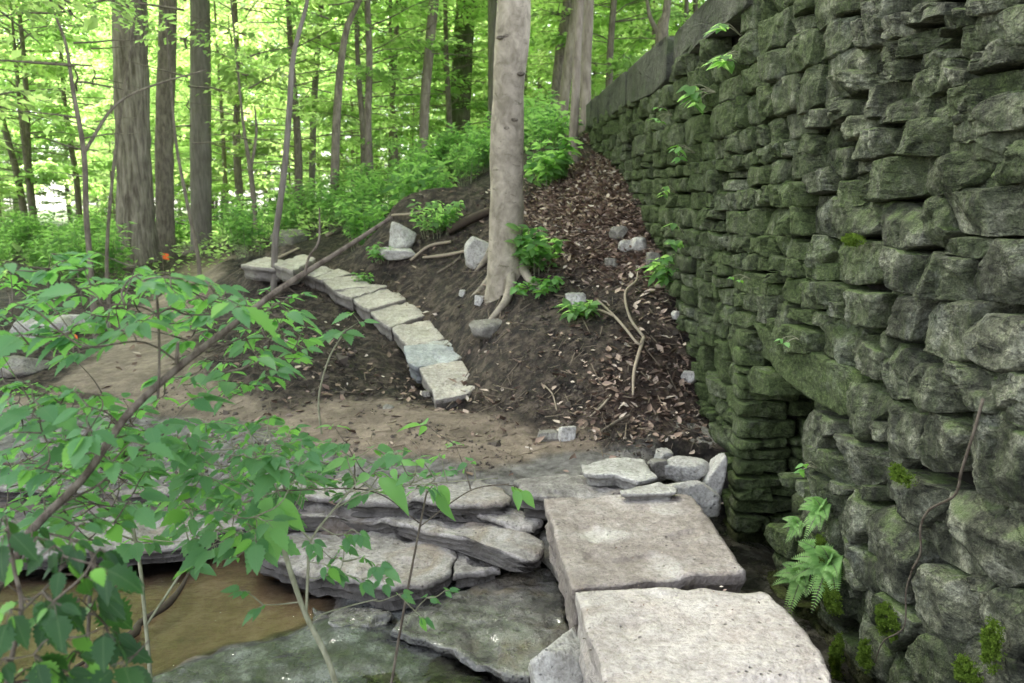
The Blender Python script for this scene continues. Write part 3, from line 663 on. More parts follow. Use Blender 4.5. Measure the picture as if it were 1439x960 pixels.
SP = [[(693,565),(760,550),(840,540),(868,592),(895,630),(858,652),(800,665),(745,677),(740,640),(710,600)], [(650,495),(730,483),(810,475),(830,530),(800,545),(690,560),(665,545)], [(605,430),(735,407),(760,440),(780,465),(660,490)],
      [(535,375),(680,343),(710,385),(600,425),(580,415)], [(470,325),(590,290),(640,335),(530,365),(500,350)], [(410,305),(530,287),(590,290),(470,325)], [(370,270),(490,258),(525,290),(410,302)],
      [(330,260),(420,235),(460,250),(370,270)], [(275,240),(330,215),(400,235),(340,260)], [(210,215),(300,185),(340,200),(270,235)], [(100,215),(190,192),(240,195),(220,225),(140,225)]]
SL = ['large pale flagstone at the foot of the curved stone stair', 'bluish-grey tinted flagstone, second from the foot of the curved stair', 'buff square flagstone, third from the foot of the curved stair', 'wide flagstone, fourth from the foot of the stair, level with the trunk base',
      'broad flagstone in the middle of the curved stair where it bends left', 'narrow flagstone just above the bend of the curved stair', 'cracked slim flagstone under the tip of the diagonal branch', 'small flagstone crossed by the diagonal branch in the upper stair',
      'tan flagstone left of the diagonal branch near the stair top', 'second flagstone from the top end of the curved stair', 'topmost left flagstone of the curved stair beside the thin sapling']
for k, P in enumerate(SP):
    pts = [(300 + x / 2.4, 280 + y / 2.4) for x, y in P]
    c0 = on_ground(*STEP_C[k]) + np.array([0, 0, .12 if k == 0 else .085 if k == 1 else .055]); gr = np.array([-.45, .89]) * (.15 if k < 9 else .05)
    SK_ = 1.0 if k == 0 else 1.11
    pl_ = [on_plane(x, y, c0, gr) for x, y in pts]; cc = np.mean(resample(np.array(pl_)[:, :2], 64), 0); zc = c0[2] + (cc - c0[:2]) @ gr
    slab('flagstone_step', [(cc[0] + (p[0] - cc[0]) * SK_, cc[1] + (p[1] - cc[1]) * SK_, zc) for p in pl_], .17, M['step_blue' if k == 1 else 'step'], SL[k], 'stone step', 'flagstone steps curving up the bank', m=64, k=10, seed=20 + k, rough=.7, layers=5, sidew=.9, tilt=gr)
A_ = lambda pts: [(400 + x / 3.5975, 640 + y / 3.5975) for x, y in pts]
LED = [
 (PZ(A_([(380,70),(600,35),(900,85),(1080,140),(1145,205),(1100,240),(900,245),(760,235),(640,212),(500,160)]), -.15), .12, 'ledge', 'uppermost grey bedrock ledge beside the tan path, left of the far bridge slab'),
 (PZ(A_([(900,240),(1010,235),(1200,280),(1300,325),(1250,362),(1170,352),(1000,312)]), -.225), .1, 'ledge', 'small wedge of bedrock poking out just left of the far bridge slab'),
 (PZ(A_([(-120,230),(150,180),(430,215),(640,240),(860,280),(1090,345),(1290,410),(1325,455),(1230,512),(1150,492),(1000,432),(900,412),(720,372),(610,342),(430,305),(100,300),(-120,310)]), -.265), .085, 'ledge', 'long grey bedrock ledge whose rounded snout reaches the side of the far bridge slab'),
 (PZ(A_([(-160,310),(100,300),(380,320),(610,350),(700,400),(880,430),(870,510),(838,590),(700,652),(560,655),(400,632),(180,592),(0,520),(-160,480)]), -.365), .15, 'ledge', 'broad flat bedrock shelf with a thick dark undercut edge above the wet rocks'),
 (PZ(A_([(880,440),(1000,450),(1100,500),(1095,568),(980,590),(850,602),(868,510)]), -.39), .16, 'ledge', 'small square bedrock plate with a layered dark edge, right of the broad shelf'),
 (PZ([(550,880),(580,852),(640,830),(680,815),(715,800),(748,793),(780,800),(795,850),(805,900),(785,930),(742,952),(710,945),(650,915),(590,895)], -.47), .2, 'wet', 'dark wet slab of bedrock with a black front edge below the bridge'),
 (PZ(A_([(130,740),(300,752),(470,780),(560,800),(520,832),(340,878),(260,852),(150,790)]), -.49), .16, 'wet', 'small wet tongue of rock at the right end of the brown pool'),
 (PZ([(-60,690),(100,665),(300,660),(430,680),(400,745),(330,740),(250,768),(150,772),(-60,778)], -.40), .11, 'ledge', 'low grey bedrock shelf along the back edge of the brown pool behind the leaves'),
 (PZ([(-60,590),(60,590),(150,600),(330,640),(425,655),(400,690),(200,690),(-60,685)], -.23), .10, 'ledge', 'pale bedrock shelf at the left edge seen through the shrub leaves'),
 (PZ([(290,640),(360,622),(430,622),(530,650),(640,685),(560,705),(400,695)], -.17), .18, 'ledge', 'grey bedrock lip behind the leafy shrub where the path begins'),
 (PZ([(725,672),(790,662),(850,668),(885,690),(845,695),(765,699),(735,692)], -.06), .16, 'ledge', 'tan strip of bedrock behind the far end of the far bridge slab')]
for k, (P, th, mt, lb) in enumerate(LED):
    slab('rock_ledge', P, th, M[mt], lb, 'rock ledge', m=110, k=14, seed=40 + k, rough=1.45, layers=8, sidew=1.0)
# loose rocks
def rock(loc, size, seed, mat, label, cat='rock', rz=0, group=None, name='loose_rock', sub=18, sink=.25, tilt=(0, 0)):
    r_ = np.random.default_rng(seed); sub = 30; nu, nv = sub * 2, sub
    th = np.linspace(0, 2 * PI, nu, endpoint=False); ph = np.linspace(0, PI, nv + 1)[1:-1]
    D = np.stack([np.outer(np.sin(ph), np.cos(th)), np.outer(np.sin(ph), np.sin(th)), np.outer(np.cos(ph), np.ones(nu))], -1).reshape(-1, 3)
    D = np.concatenate([D, [[0, 0, 1], [0, 0, -1]]])
    pl = [((1, 0, 0), 1), ((-1, 0, 0), 1), ((0, 1, 0), 1), ((0, -1, 0), 1), ((0, 0, 1), 1), ((0, 0, -1), 1)]
    R = np.full(len(D), 1.45)
    for n_, dd in pl:
        n_ = np.array(n_) + r_.normal(0, .24, 3); n_ = n_ / np.linalg.norm(n_); q = D @ n_; dd = dd * r_.uniform(.82, 1.1)
        R = np.where(q > .05, np.minimum(R, dd / np.maximum(q, .05)), R)
    for _ in range(6):
        n_ = r_.normal(size=3); n_ /= np.linalg.norm(n_); q = D @ n_; R = np.where(q > .05, np.minimum(R, r_.uniform(.9, 1.2) / np.maximum(q, .05)), R)
    V = D * R[:, None]; V = V * (1 + .05 * fbm(V * 2.2 + seed, 3) + .035 * fbm(V * 7 + seed, 3))[:, None]
    V = V * (np.array(size) / 2)
    ct, st = math.cos(tilt[0]), math.sin(tilt[0]); V = V @ np.array([[1, 0, 0], [0, ct, -st], [0, st, ct]]).T
    ct, st = math.cos(tilt[1]), math.sin(tilt[1]); V = V @ np.array([[ct, 0, st], [0, 1, 0], [-st, 0, ct]]).T
    V[:, 2] += size[2] * (.5 - sink)
    nr = nv - 1; i = np.arange(nr - 1)[:, None] * nu; j = np.arange(nu)[None]; jn = (j + 1) % nu
    F4 = np.stack([i + j, i + nu + j, i + nu + jn, i + jn], -1).reshape(-1, 4); j = np.arange(nu); jn = (j + 1) % nu; t_, b_ = len(V) - 2, len(V) - 1
    F3 = np.concatenate([np.c_[np.full(nu, t_), j, jn], np.c_[np.full(nu, b_), (nr - 1) * nu + jn, (nr - 1) * nu + j]])
    o = mk(name, V, [F3, F4], mat, attrs=dict(side=np.zeros(len(V)))); o.location = loc; o.rotation_euler.z = rz
    return tag(o, label, cat, group)
def prock(px, py, w, h, seed, mat, label, depthf=1.0, sink=.25, **kw):
    """rock whose base sits on the ground under pixel (px, py = base)"""
    p = on_ground(px, py); t = np.linalg.norm(p - CAM); return rock(p, (w * t / F, w * t / F * depthf, h * t / F / (1 - sink)), seed, mat, label, sink=sink, **kw)
# rocks by the culvert mouth
E_ = lambda pts, z: PZ([(780 + x / 5.335, 580 + y / 5.335) for x, y in pts], z)
slab('flat_rock', E_([(190,375),(380,345),(560,325),(650,325),(720,420),(770,480),(620,515),(450,462),(300,462),(215,430)], .03), .11, M['rock'], 'pale flat wedge-shaped stone lying behind the far bridge slab', 'rock', m=80, seed=61, rough=.7, sidew=.8)
slab('flat_rock', E_([(480,580),(620,540),(760,510),(920,560),(905,592),(700,602),(490,607)], .05), .07, M['rock'], 'thin pale stone sliver lying against the far end of the bridge slab', 'rock', m=70, seed=62, rough=.5, sidew=.8)
CM = [(925, 668, .22, .2, .17, 'rock', 'pale cracked block standing upright behind the culvert-side rock pile', .3, (.2, -.1), .55),
      (968, 640, .34, .30, .20, 'rock_dull', 'grey-green flat boulder at the back of the culvert-side rock pile', .2, (.3, .0), .9),
      (960, 676, .27, .16, .15, 'rock', 'squared bluish block in the middle of the culvert-side rock pile', -.12, (.0, .05), .05),
      (1000, 712, .12, .16, .32, 'rock', 'tall pale buff-tipped stone standing on edge against the mossy wall', .25, (.1, .16), .0),
      (970, 722, .36, .22, .19, 'rock', 'large grey block at the front of the culvert-side rock pile', -.2, (.0, .04), -.02),
      (926, 672, .12, .1, .13, 'rock_dull', 'small dark rounded stone tucked between the pale blocks of the pile', .1, (.0, .0), .2)]
for k, (px, py, sx, sy, sz, mt, lb, rz, tl, dz) in enumerate(CM):
    y0 = {0: 5.75, 1: 6.15, 2: 5.5, 3: 5.42, 4: 5.12, 5: 5.5}[k]
    p = at_y(px, py, y0); rock(p, (sx, sy, sz), 300 + k, M[mt], lb, rz=rz, sink=0, tilt=tl)
p = at_z(792, 1000, -.55); rock(p, (.30, .28, .34), 330, M['rock'], 'pale grey boulder beside the near bridge slab at the bottom edge', sink=.1, rz=.4)
rock((.66, 3.5, -.74), (.62, .55, .42), 331, M['rock_dull'], 'dark stone block propping the two bridge slabs from below', 'rock', sink=.0, name='support_stone')
rock((.62, 4.78, -.72), (.8, .5, .42), 332, M['rock_dull'], 'dark support stone under the far end of the bridge', 'rock', sink=.0, name='support_stone')
for k, (px, py, w, h, mt, df, lb) in enumerate([
    (565, 346, 32, 30, 'rock', .8, 'white blocky rock on the slope left of the pale trunk'), (557, 360, 48, 11, 'rock', .8, 'flat buff stone lying just below the white blocky rock'), (673, 366, 32, 28, 'rock', .9, 'white rock resting against the left of the pale trunk'),
    (686, 470, 42, 20, 'rock_dull', .8, 'rounded brown stone at the end of the curved tree root'), (674, 426, 15, 11, 'rock', .9, 'small round white stone left of the tree root'), (808, 426, 25, 14, 'rock', .7, 'small notched pale stone on the dark soil right of the trunk'),
    (797, 616, 24, 17, 'rock', .8, 'small white stone at the edge of the tan path'), (772, 616, 30, 10, 'rock_dull', .7, 'flat grey stone next to the small white path stone'), (870, 334, 20, 14, 'rock_dull', .9, 'grey stone highest on the leafy slope by the wall'),
    (878, 349, 18, 10, 'rock', .9, 'pale flat stone among fallen leaves above the soil bank'), (898, 350, 22, 15, 'rock', .9, 'pale pinkish stone nearest the wall among the fallen leaves'), (859, 372, 16, 9, 'rock_dull', .9, 'small grey stone below the others on the leafy slope'),
    (918, 372, 20, 17, 'rock_dull', .9, 'upright grey stone at the wall foot on the slope'), (410, 343, 42, 18, 'rock_dull', .8, 'long grey boulder at the top of the bank left of the thin branch tip'), (952, 446, 15, 9, 'rock', .9, 'tiny white stone near the wall foot on dark soil'),
    (60, 470, 70, 22, 'rock', .6, 'pale flat rocks jutting out at the left under the orange flag'), (120, 462, 50, 18, 'rock', .6, 'pale angular stone at the left beyond the shrub'), (20, 520, 60, 16, 'rock_dull', .8, 'grey flat rock half hidden by leaves at the left edge'),
    (650, 415, 9, 7, 'rock', .9, 'pebble on the soil between stair and trunk'), (600, 556, 12, 6, 'rock_dull', .9, 'pebble lying at the left of the lowest flagstone'), (545, 577, 14, 7, 'rock_dull', .9, 'little dark stone at the far edge of the tan path'), (968, 535, 18, 14, 'rock', .9, 'buff stone in the dry leaves at the wall foot')]):
    prock(px, py, w, h, 400 + k, M[mt], lb, df, rz=(k * 1.3) % .8 - .4)

# ------------------------------------------------------------------ leaves
def leaf_template(nseg=7, wid=.30, teeth=.0, fold=.25, droop=.25, seed=0):
    """leaf along +x, length 1, normal +z"""
    r_ = np.random.default_rng(seed); u = np.linspace(0, 1, nseg + 1)
    prof = wid * np.sin(PI * u ** .72) ** .85 * (1 - .35 * u ** 3); prof[0] = .015; prof[-1] = .004
    if teeth: prof = prof * (1 + teeth * np.where(np.arange(nseg + 1) % 2 == 0, 1, -.8)); prof[0] = .015; prof[-1] = .004
    z0 = -droop * u ** 2
    mid = np.c_[u, 0 * u, z0]; L = np.c_[u - .04 * np.sin(PI * u) * 0, prof, z0 + fold * prof]; R = np.c_[u, -prof, z0 + fold * prof]
    V = np.concatenate([mid, L, R]); n = nseg + 1; i = np.arange(nseg)
    F4 = np.concatenate([np.c_[i, i + 1, n + i + 1, n + i], np.c_[2 * n + i, 2 * n + i + 1, i + 1, i]])
    uv = np.concatenate([np.c_[u, 0 * u], np.c_[u, prof / wid], np.c_[u, -prof / wid]])
    return V, F4, uv
LTS = [leaf_template(10, .27, 0, .25, .25, 1), leaf_template(10, .24, 0, .2, .35, 2)]
LT = [leaf_template(14, .27, .16, .22, .2, 1), leaf_template(14, .33, .20, .15, .3, 2), leaf_template(14, .24, .10, .3, .12, 3)]
L_SMALL = (np.array([[0, 0, 0], [.45, .26, .05], [1, 0, -.12], [.45, -.26, .05]]), np.array([[0, 1, 2], [0, 2, 3]]))
def frames(heading, normal):
    x = heading / (np.linalg.norm(heading, axis=1)[:, None] + 1e-9); z = normal - x * np.sum(x * normal, 1)[:, None]; z /= np.linalg.norm(z, axis=1)[:, None] + 1e-9
    return np.stack([x, np.cross(z, x), z], 2)
def put_leaves(acc, tmpl, pos, heading, normal, size, tint):
    V, F = tmpl[0], tmpl[1]; R = frames(heading, normal); n = len(pos)
    W = np.einsum('nij,kj->nki', R, V) * size[:, None, None] + pos[:, None]
    FF = (F[None] + (np.arange(n) * len(V))[:, None, None]).reshape(-1, F.shape[1])
    kw = dict(tint=np.repeat(tint, len(V)))
    uv = np.tile(tmpl[2], (n, 1)) if len(tmpl) > 2 else None
    if F.shape[1] == 3: acc.add(W.reshape(-1, 3), FF, None, uv, **kw)
    else: acc.add(W.reshape(-1, 3), None, FF, uv, **kw)

def crown(seed, z0, z1, R, nb, leaf, per=26, tilt=.45, prof='oval', limb_r=.03, tw=5, trunk_lean=0, droop=.15):
    """branch sprays with flat layered leaves: returns (leaves Acc, limbs Acc), origin at trunk base"""
    r_ = np.random.default_rng(seed); A, B = Acc(), Acc(); pos = []; hd = []
    for b in range(nb):
        f = (b + r_.random()) / nb; h = z0 + (z1 - z0) * f
        rr = R * (math.sin(PI * (.12 + .82 * f)) ** .7 if prof == 'oval' else (1 - f) * .85 + .15) * r_.uniform(.6, 1.1)
        az = b * 2.4 + r_.normal(0, .35); el = r_.uniform(.05, .6) * (.4 + f)
        d = np.array([math.cos(az) * math.cos(el), math.sin(az) * math.cos(el), math.sin(el)])
        t = np.linspace(0, 1, 6); P = np.array([0, 0, h - .25 * rr * math.sin(el)]) + d * rr * t[:, None]; P[:, 2] -= droop * rr * t ** 2; P[:, :2] += np.cumsum(r_.normal(0, .035 * rr, (6, 2)), 0) * (t > 0)[:, None]
        V, F4, F3 = tube(P, limb_r * (1 - .8 * t) * (.5 + rr / R), 4, cap=False); B.add(V, None, F4)
        for k in range(tw):
            q = r_.uniform(.25, 1.0); base = P[0] + (P[-1] - P[0]) * 0 + np.array([np.interp(q, t, P[:, a]) for a in range(3)])
            a2 = az + r_.choice([-1, 1]) * r_.uniform(.3, 1.2); L = rr * r_.uniform(.2, .5)
            d2 = np.array([math.cos(a2), math.sin(a2), r_.normal(.05, .2)]); E = base + d2 * L; E[2] -= .12 * L
            V, F4, F3 = tube(np.array([base, (base + E) / 2 + [0, 0, .04 * L], E]), [limb_r * .3, limb_r * .2, limb_r * .1], 3, cap=False); B.add(V, None, F4)
            m = r_.poisson(per * L / (R * .35)) + 2; s = r_.uniform(.1, 1.05, m)
            pp = base + d2 * L * s[:, None]; pp[:, 2] -= .12 * L * s ** 2
            lat = r_.normal(0, .09 * R ** .5, m); pp[:, 0] += -math.sin(a2) * lat; pp[:, 1] += math.cos(a2) * lat; pp[:, 2] += r_.normal(0, .05, m)
            aa = a2 + np.sign(lat) * r_.uniform(.3, 1.2, m); pos.append(pp); hd.append(np.c_[np.cos(aa), np.sin(aa), r_.normal(-.25, .3, m)])
    pos = np.concatenate(pos); hd = np.concatenate(hd); n = len(pos)
    nr = np.c_[r_.normal(0, tilt, (n, 2)), np.ones(n)]
    put_leaves(A, L_SMALL, pos, hd, nr, leaf * r_.lognormal(0, .22, n), np.clip(r_.normal(.5, .28, n), 0, 1))
    return A, B

# traced trunks ------------------------------------------------------------
def trunk_mesh(pts, w, ns, rough, nsc, seed, m):
    P = spline(np.c_[pts, w], m); return tube(P[:, :3], np.maximum(P[:, 3], .002), ns, rough, nsc, seed)
def tree(name, label, cat, y, trace, mat, top=14, group=None, rough=.12, nsc=3.0, ns=20, flare=1.12, extra=(), leaves=None, seed=0, m=40, ybase=None, mat_leaves='leaf_mid', branch_leaf=None):
    pts = [at_y(px, py, y) for px, py, w in trace]; rad_ = [w * (y / F) / 2 * 1.01 for _, _, w in trace]
    base = pts[0].copy(); g0 = hz(base[0], base[1])
    if g0 < base[2] - .05: pts = [np.array([base[0], base[1], g0 - .5])] + pts; rad_ = [rad_[0] * flare] + rad_
    else: pts[0][2] = g0 - .5; rad_[0] *= flare
    loc = np.array([pts[0][0], pts[0][1], g0])
    if top:
        d = (pts[-1] - pts[-2]); d = d / np.linalg.norm(d); d = d * .5 + np.array([0, 0, .5]); d /= d[2]
        zt = pts[-1][2]
        for f in (.4, .75, 1.0): pts.append(pts[-1] + d * (top - zt) * (.35)); rad_.append(rad_[-1] * .78)
    pts = np.array(pts) - loc; root = thing(name, loc, label, cat, group)
    A = Acc(); V, F4, F3 = trunk_mesh(pts, rad_, ns, rough, nsc, seed, m)
    A.add(V, F3, F4); A.build('trunk', M[mat], root)
    L = Acc()
    for br in extra:
        q = [at_y(px, py, y + dy) - loc for px, py, w, dy in br]; rr = [w * y / F / 2 for _, _, w, dy in br]
        V, F4, F3 = trunk_mesh(q, rr, 8, .05, 8, seed + 3, 16); L.add(V, F3, F4)
    if extra: L.build('limb', M[mat], root)
    return root, pts
tallA = [crown(900 + k, -4, 6, 4.6, 30, .17, 30, .5, limb_r=.07, tw=8) for k in range(2)]
tallA.append(crown(950, -4, 6, 5.2, 56, .18, 44, .5, limb_r=.07, tw=8)); tall_objs = []  # third, denser crown is for the added shade trees
for k, (A, B) in enumerate(tallA):
    tall_objs.append((fuse('crown', A, B, M['leaf_far'], M['bark_grey']),))
_first = [True, True, True]
def cap_tree(root, pts, k, sc=1.0):
    kk = 2 if k < 0 else k % 2
    for o in tall_objs[kk]:
        c = o if _first[kk] else o.copy()
        if not _first[kk]: COL.objects.link(c)
        c.parent = root; c.location = pts[-1]; c.scale = (sc, sc, sc); c.rotation_euler.z = k * 1.7
    _first[kk] = False
pb = on_ground(711, 392); yc = pb[1]
r, p = tree('beech_tree', 'pale smooth-barked tree rising from the bank in the middle of the picture', 'tree', yc, [(713, 395, 62), (711, 372, 51), (711, 330, 47), (713, 200, 45), (716, 100, 43.5), (722, 0, 45)], 'bark_beech', 12, rough=.10, nsc=2.5, ns=40, m=90, seed=1); cap_tree(r, p, 0, .9)
# root and knots of the beech
q = [on_ground(*xy) + np.array([0, 0, dz]) for xy, dz in (((716, 392), .16), ((718, 405), .06), ((712, 425), .03), ((700, 440), .02), ((687, 452), .0))]
V, F4, F3 = trunk_mesh(np.array(q) - np.array(r.location), [.06, .05, .042, .034, .022], 12, .12, 9, 4, 30); a = Acc(); a.add(V, F3, F4); a.build('root', M['bark_beech'], r)
for rt_ in (((704, 372, .20), (694, 388, .07), (680, 402, .01), (662, 414, -.03)), ((726, 376, .16), (740, 394, .05), (756, 404, -.0), (772, 410, -.04)), ((697, 362, .18), (684, 372, .07), (668, 379, -.02))):
    q = [on_ground(px, py) + np.array([0, 0, dz]) for px, py, dz in rt_]; V, F4, F3 = trunk_mesh(np.array(q) - np.array(r.location), np.linspace(.06, .014, len(q)), 14, .16, 9, 5, 30); a = Acc(); a.add(V, F3, F4); a.build('root', M['bark_beech'], r)
rk = np.random.default_rng(8)
for px, py in ((712, 50), (732, 103), (712, 180), (722, 168), (703, 52)):
    c = at_y(px, py, yc - .160) - np.array(r.location); D = 8
    th = np.linspace(0, 2 * PI, 12, endpoint=False); rings = []
    for rr, dz in ((.040, .03), (.028, .0), (.016, -.006), (.005, .006)): rings.append(np.c_[c[0] + rr * np.cos(th) * 1.0, np.full(12, c[1] + dz), c[2] + rr * .55 * np.sin(th)])
    i = np.arange(3)[:, None] * 12; j = np.arange(12)[None]; jn = (j + 1) % 12; F4 = np.stack([i + j, i + jn, i + 12 + jn, i + 12 + j], -1).reshape(-1, 4)
    a = Acc(); a.add(np.concatenate(rings), None, F4); a.build('knot', M['bark_dark'], r)
big = [
 ('shagbark_tree', 'thickest trunk at the left with shaggy grey-brown bark', 17.0, [(199, 376, 66), (194, 350, 54), (187, 200, 45), (182, 0, 43)], 'bark_shag', 15, .16, 4),
 ('forest_tree', 'dark trunk standing just right of the thick shaggy trunk', 18.0, [(236, 374, 28), (233, 330, 25), (231, 200, 24), (236, 0, 23)], 'bark_dark', 14, .12, 4),
 ('forest_tree', 'straight smooth grey trunk at the left, right of the dark trunk', 19.0, [(284, 364, 34), (283, 330, 29), (282, 200, 28), (281, 0, 25)], 'bark_grey', 15, .05, 3),
 ('forest_tree', 'greenish mossy trunk in the haze of leaves left of the pale beech', 26.0, [(645, 200, 30), (650, 80, 27), (655, 0, 26)], 'bark_moss', 15, .08, 3),
 ('forest_tree', 'grey trunk half hidden behind the left of the pale beech', 22.0, [(693, 220, 16), (693, 100, 14), (693, 0, 14)], 'bark_grey', 14, .05, 3),
 ('forest_tree', 'dark brown leaning trunk right of the pale beech', 20.0, [(776, 200, 13), (787, 80, 15), (800, 0, 17)], 'bark_dark', 13, .1, 4),
 ('forest_tree', 'light tan leaning trunk between the dark leaner and the slim bent sapling', 18.5, [(788, 190, 15), (801, 70, 14), (812, 0, 15)], 'bark_pale', 13, .06, 3),
 ('forest_tree', 'upright tan trunk nearest the far end of the wall', 14.5, [(822, 205, 17), (823, 100, 15), (827, 0, 15)], 'bark_pale', 13, .06, 3)]
for k, (nm, lb, y, tr, mt, top, rg, ns_) in enumerate(big):
    r, p = tree(nm, lb, 'tree', y, tr, mt, top, rough=rg, nsc=ns_, ns=24, m=60, seed=30 + k); cap_tree(r, p, k + 1, .95)
# small traced trees with their own leaf sprays
smallc = []
for k in range(4):
    A, B = crown(700 + k, .9, 4.8, 1.5, 20, .10, 15, .4, limb_r=.010, tw=5, droop=.1); smallc.append((fuse('crown', A, B, M['leaf_mid'], M['bark_dark']),))
_sf = [True] * 4
def small_crown(root, k, z=0., sc=1.0, rz=0.):
    for o in smallc[k % 4]:
        c = o if _sf[k % 4] else o.copy()
        if not _sf[k % 4]: COL.objects.link(c)
        c.parent = root; c.location = (0, 0, z); c.scale = (sc, sc, sc); c.rotation_euler.z = rz
    _sf[k % 4] = False
y5 = on_ground(382, 404)[1]
sap = [
 ('sapling', 'thin curving grey sapling growing by the top flagstone of the stair', y5, [(382, 405, 10), (386, 350, 9), (393, 290, 9), (400, 235, 8.5), (407, 150, 8), (412, 80, 7), (432, 0, 5)], 'bark_grey', [], None, .0),
 ('sapling', 'forked dark sapling at the far left in front of the shaggy trunk', 9.5, [(126, 360, 8), (121, 300, 7.5), (118, 215, 7), (103, 130, 5.5), (92, 60, 4), (70, 0, 3)], 'bark_dark', [[(118, 215, 5, 0), (160, 150, 4, .2), (210, 122, 3, .4), (290, 98, 2, .6)]], 1, 1.5),
 ('sapling', 'slender bent pale sapling just left of the wall end', 12.0, [(815, 234, 17), (806, 215, 14), (808, 150, 12), (812, 60, 11), (816, 0, 10)], 'bark_pale', [], 0, 3.5),
 ('sapling', 'thin leaning sapling between the thick shaggy trunk and the smooth grey trunk', 13.0, [(279, 366, 6), (264, 290, 5), (248, 205, 4), (240, 120, 3)], 'bark_dark', [], 1, 1.2),
 ('sapling', 'thin leafy sapling in front of the thick shaggy trunk', 12.5, [(150, 372, 5), (158, 250, 4.5), (175, 120, 4), (190, 20, 3)], 'bark_dark', [], 2, 2.2),
 ('slim_tree', 'slim brown tree left of the darkest thin trunk', 17.0, [(470, 285, 13), (474, 150, 11), (485, 50, 9), (505, 0, 7)], 'bark_dark', [], 2, 2),
 ('slim_tree', 'very dark crooked thin trunk in the middle background', 18.0, [(522, 285, 11), (517, 180, 10), (519, 90, 9), (516, 0, 8)], 'bark_dark', [], 3, 2),
 ('slim_tree', 'slim greyish trunk halfway between the dark crooked one and the beech', 20.0, [(595, 225, 13), (598, 130, 13), (610, 0, 13)], 'bark_pale', [], 0, 2.5),
 ('slim_tree', 'thin pale trunk behind the curving grey sapling', 22.0, [(438, 305, 9), (441, 150, 9), (452, 0, 7)], 'bark_grey', [], 1, 2),
 ('slim_tree', 'small forked tree left of the curving grey sapling', 16.5, [(358, 300, 7), (352, 240, 7), (342, 175, 4)], 'bark_dark', [[(352, 240, 5, 0), (360, 190, 4, .1), (358, 150, 2, .2)]], 2, .5),
 ('slim_tree', 'leftmost thin leaning tree at the edge of the picture', 22.0, [(42, 350, 11), (25, 250, 9), (4, 170, 8)], 'bark_dark', [], 3, 1.0),
 ('slim_tree', 'thin tree between the leftmost leaner and the forked sapling', 21.0, [(50, 345, 8), (38, 240, 7), (28, 150, 6), (20, 60, 4)], 'bark_dark', [], 0, 1.0),
 ('slim_tree', 'thin distant stem just left of the slim greyish trunk', 25.0, [(549, 265, 8), (551, 150, 7), (560, 0, 7)], 'bark_dark', [], 1, 2.5),
 ('slim_tree', 'dark forked tree leaning above the top of the wall', 17.0, [(928, 160, 14), (930, 50, 17), (936, 20, 11), (940, -20, 9)], 'bark_dark', [[(929, 52, 10, 0), (914, 25, 6, 0), (907, -15, 4, 0)]], 2, 2.0)]
for k, (nm, lb, y, tr, mt, ex, ck, cz) in enumerate(sap):
    r, p = tree(nm, lb, 'tree', y, tr, mt, 6.5 if y > 12 else 5.5, rough=.06, nsc=6, ns=10, m=36, seed=60 + k, extra=ex)
    if ck is not None: small_crown(r, ck + k, cz * .6, 1.0 if y < 13 else 1.35, k * 2.1)

# background understory trees -----------------------------------------------
proto = []
for k in range(5):
    r = thing('understory_tree', (0, 0, 0), 'leafy bright green understory tree in the blurred woodland background', 'tree', 'understory trees of the woodland background')
    H_ = 8.5 + k * .6; A, B = crown(800 + k, .8, H_, 3.0, 52, .165, 42, .5, limb_r=.012, tw=8, droop=.12)
    fuse('crown', A, B, M['leaf_far' if k % 2 else 'leaf_mid'], M['bark_dark'], r)
    pts = [(0, 0, -.2), (.05, .03, 2), (-.1, .06, 4.5), (.05, -.05, H_ - .5)]
    V, F4, F3 = trunk_mesh(np.array(pts), [.11, .085, .06, .02], 8, .06, 4, k, 16); B = Acc(); B.add(V, F3, F4); B.build('trunk', M['bark_dark'], r); proto.append(r)
used = [False] * 5; rb = np.random.default_rng(77); spots = []
def place_under(x, y, k, rz, sc):
    loc = (x, y, hz(x, y))
    if not used[k]: o = proto[k]; o.location = loc; o.rotation_euler.z = rz; o.scale = (sc, sc, sc); used[k] = True
    else: copy_tree(proto[k], loc, rz, sc)
cand = []
for y0, y1, n in ((19, 26, 8), (26, 36, 16), (36, 52, 30), (52, 85, 52)):
    got = 0
    while got < n:
        y = rb.uniform(y0, y1); x = rb.uniform(-.68, .42) * y
        if x > wx(13) + .2 and y < 16: continue
        pxx = 719.5 + F * x / y
        if pxx < 130 and 24 < y < 46: continue            # the open lawn at the left
        if all((x - a) ** 2 + (y - b) ** 2 > (y * .085) ** 2 for a, b in cand): cand.append((x, y)); got += 1
for k, (x, y) in enumerate(cand): place_under(x, y, k % 5, rb.uniform(0, 6.28), rb.uniform(.8, 1.25) * (1.0 if y < 52 else 1.6))
for k, (x, y) in enumerate([(4.6, 22), (8, 20), (9, 27), (6.5, 12), (-14, 20), (-15.5, 26), (-11.5, 17.5), (-3.2, 24), (2.2, 19.5)]): place_under(x, y, (k + 2) % 5, k * 1.1, .95)

for k in range(46):
    y = rb.uniform(22, 58); px = rb.uniform(-60, 860); place_under((px - 719.5) / F * y, y, k % 5, rb.uniform(0, 6.28), rb.uniform(.3, .5) * (1 if y < 40 else 1.3))
for k in range(16):
    y = rb.uniform(58, 84); px = rb.uniform(-80, 420); place_under((px - 719.5) / F * y, y, k % 5, rb.uniform(0, 6.28), rb.uniform(1.0, 1.6))
for k in range(14):
    y = rb.uniform(40, 60); px = rb.uniform(-80, 420); place_under((px - 719.5) / F * y, y, k % 5, rb.uniform(0, 6.28), rb.uniform(.35, .5))
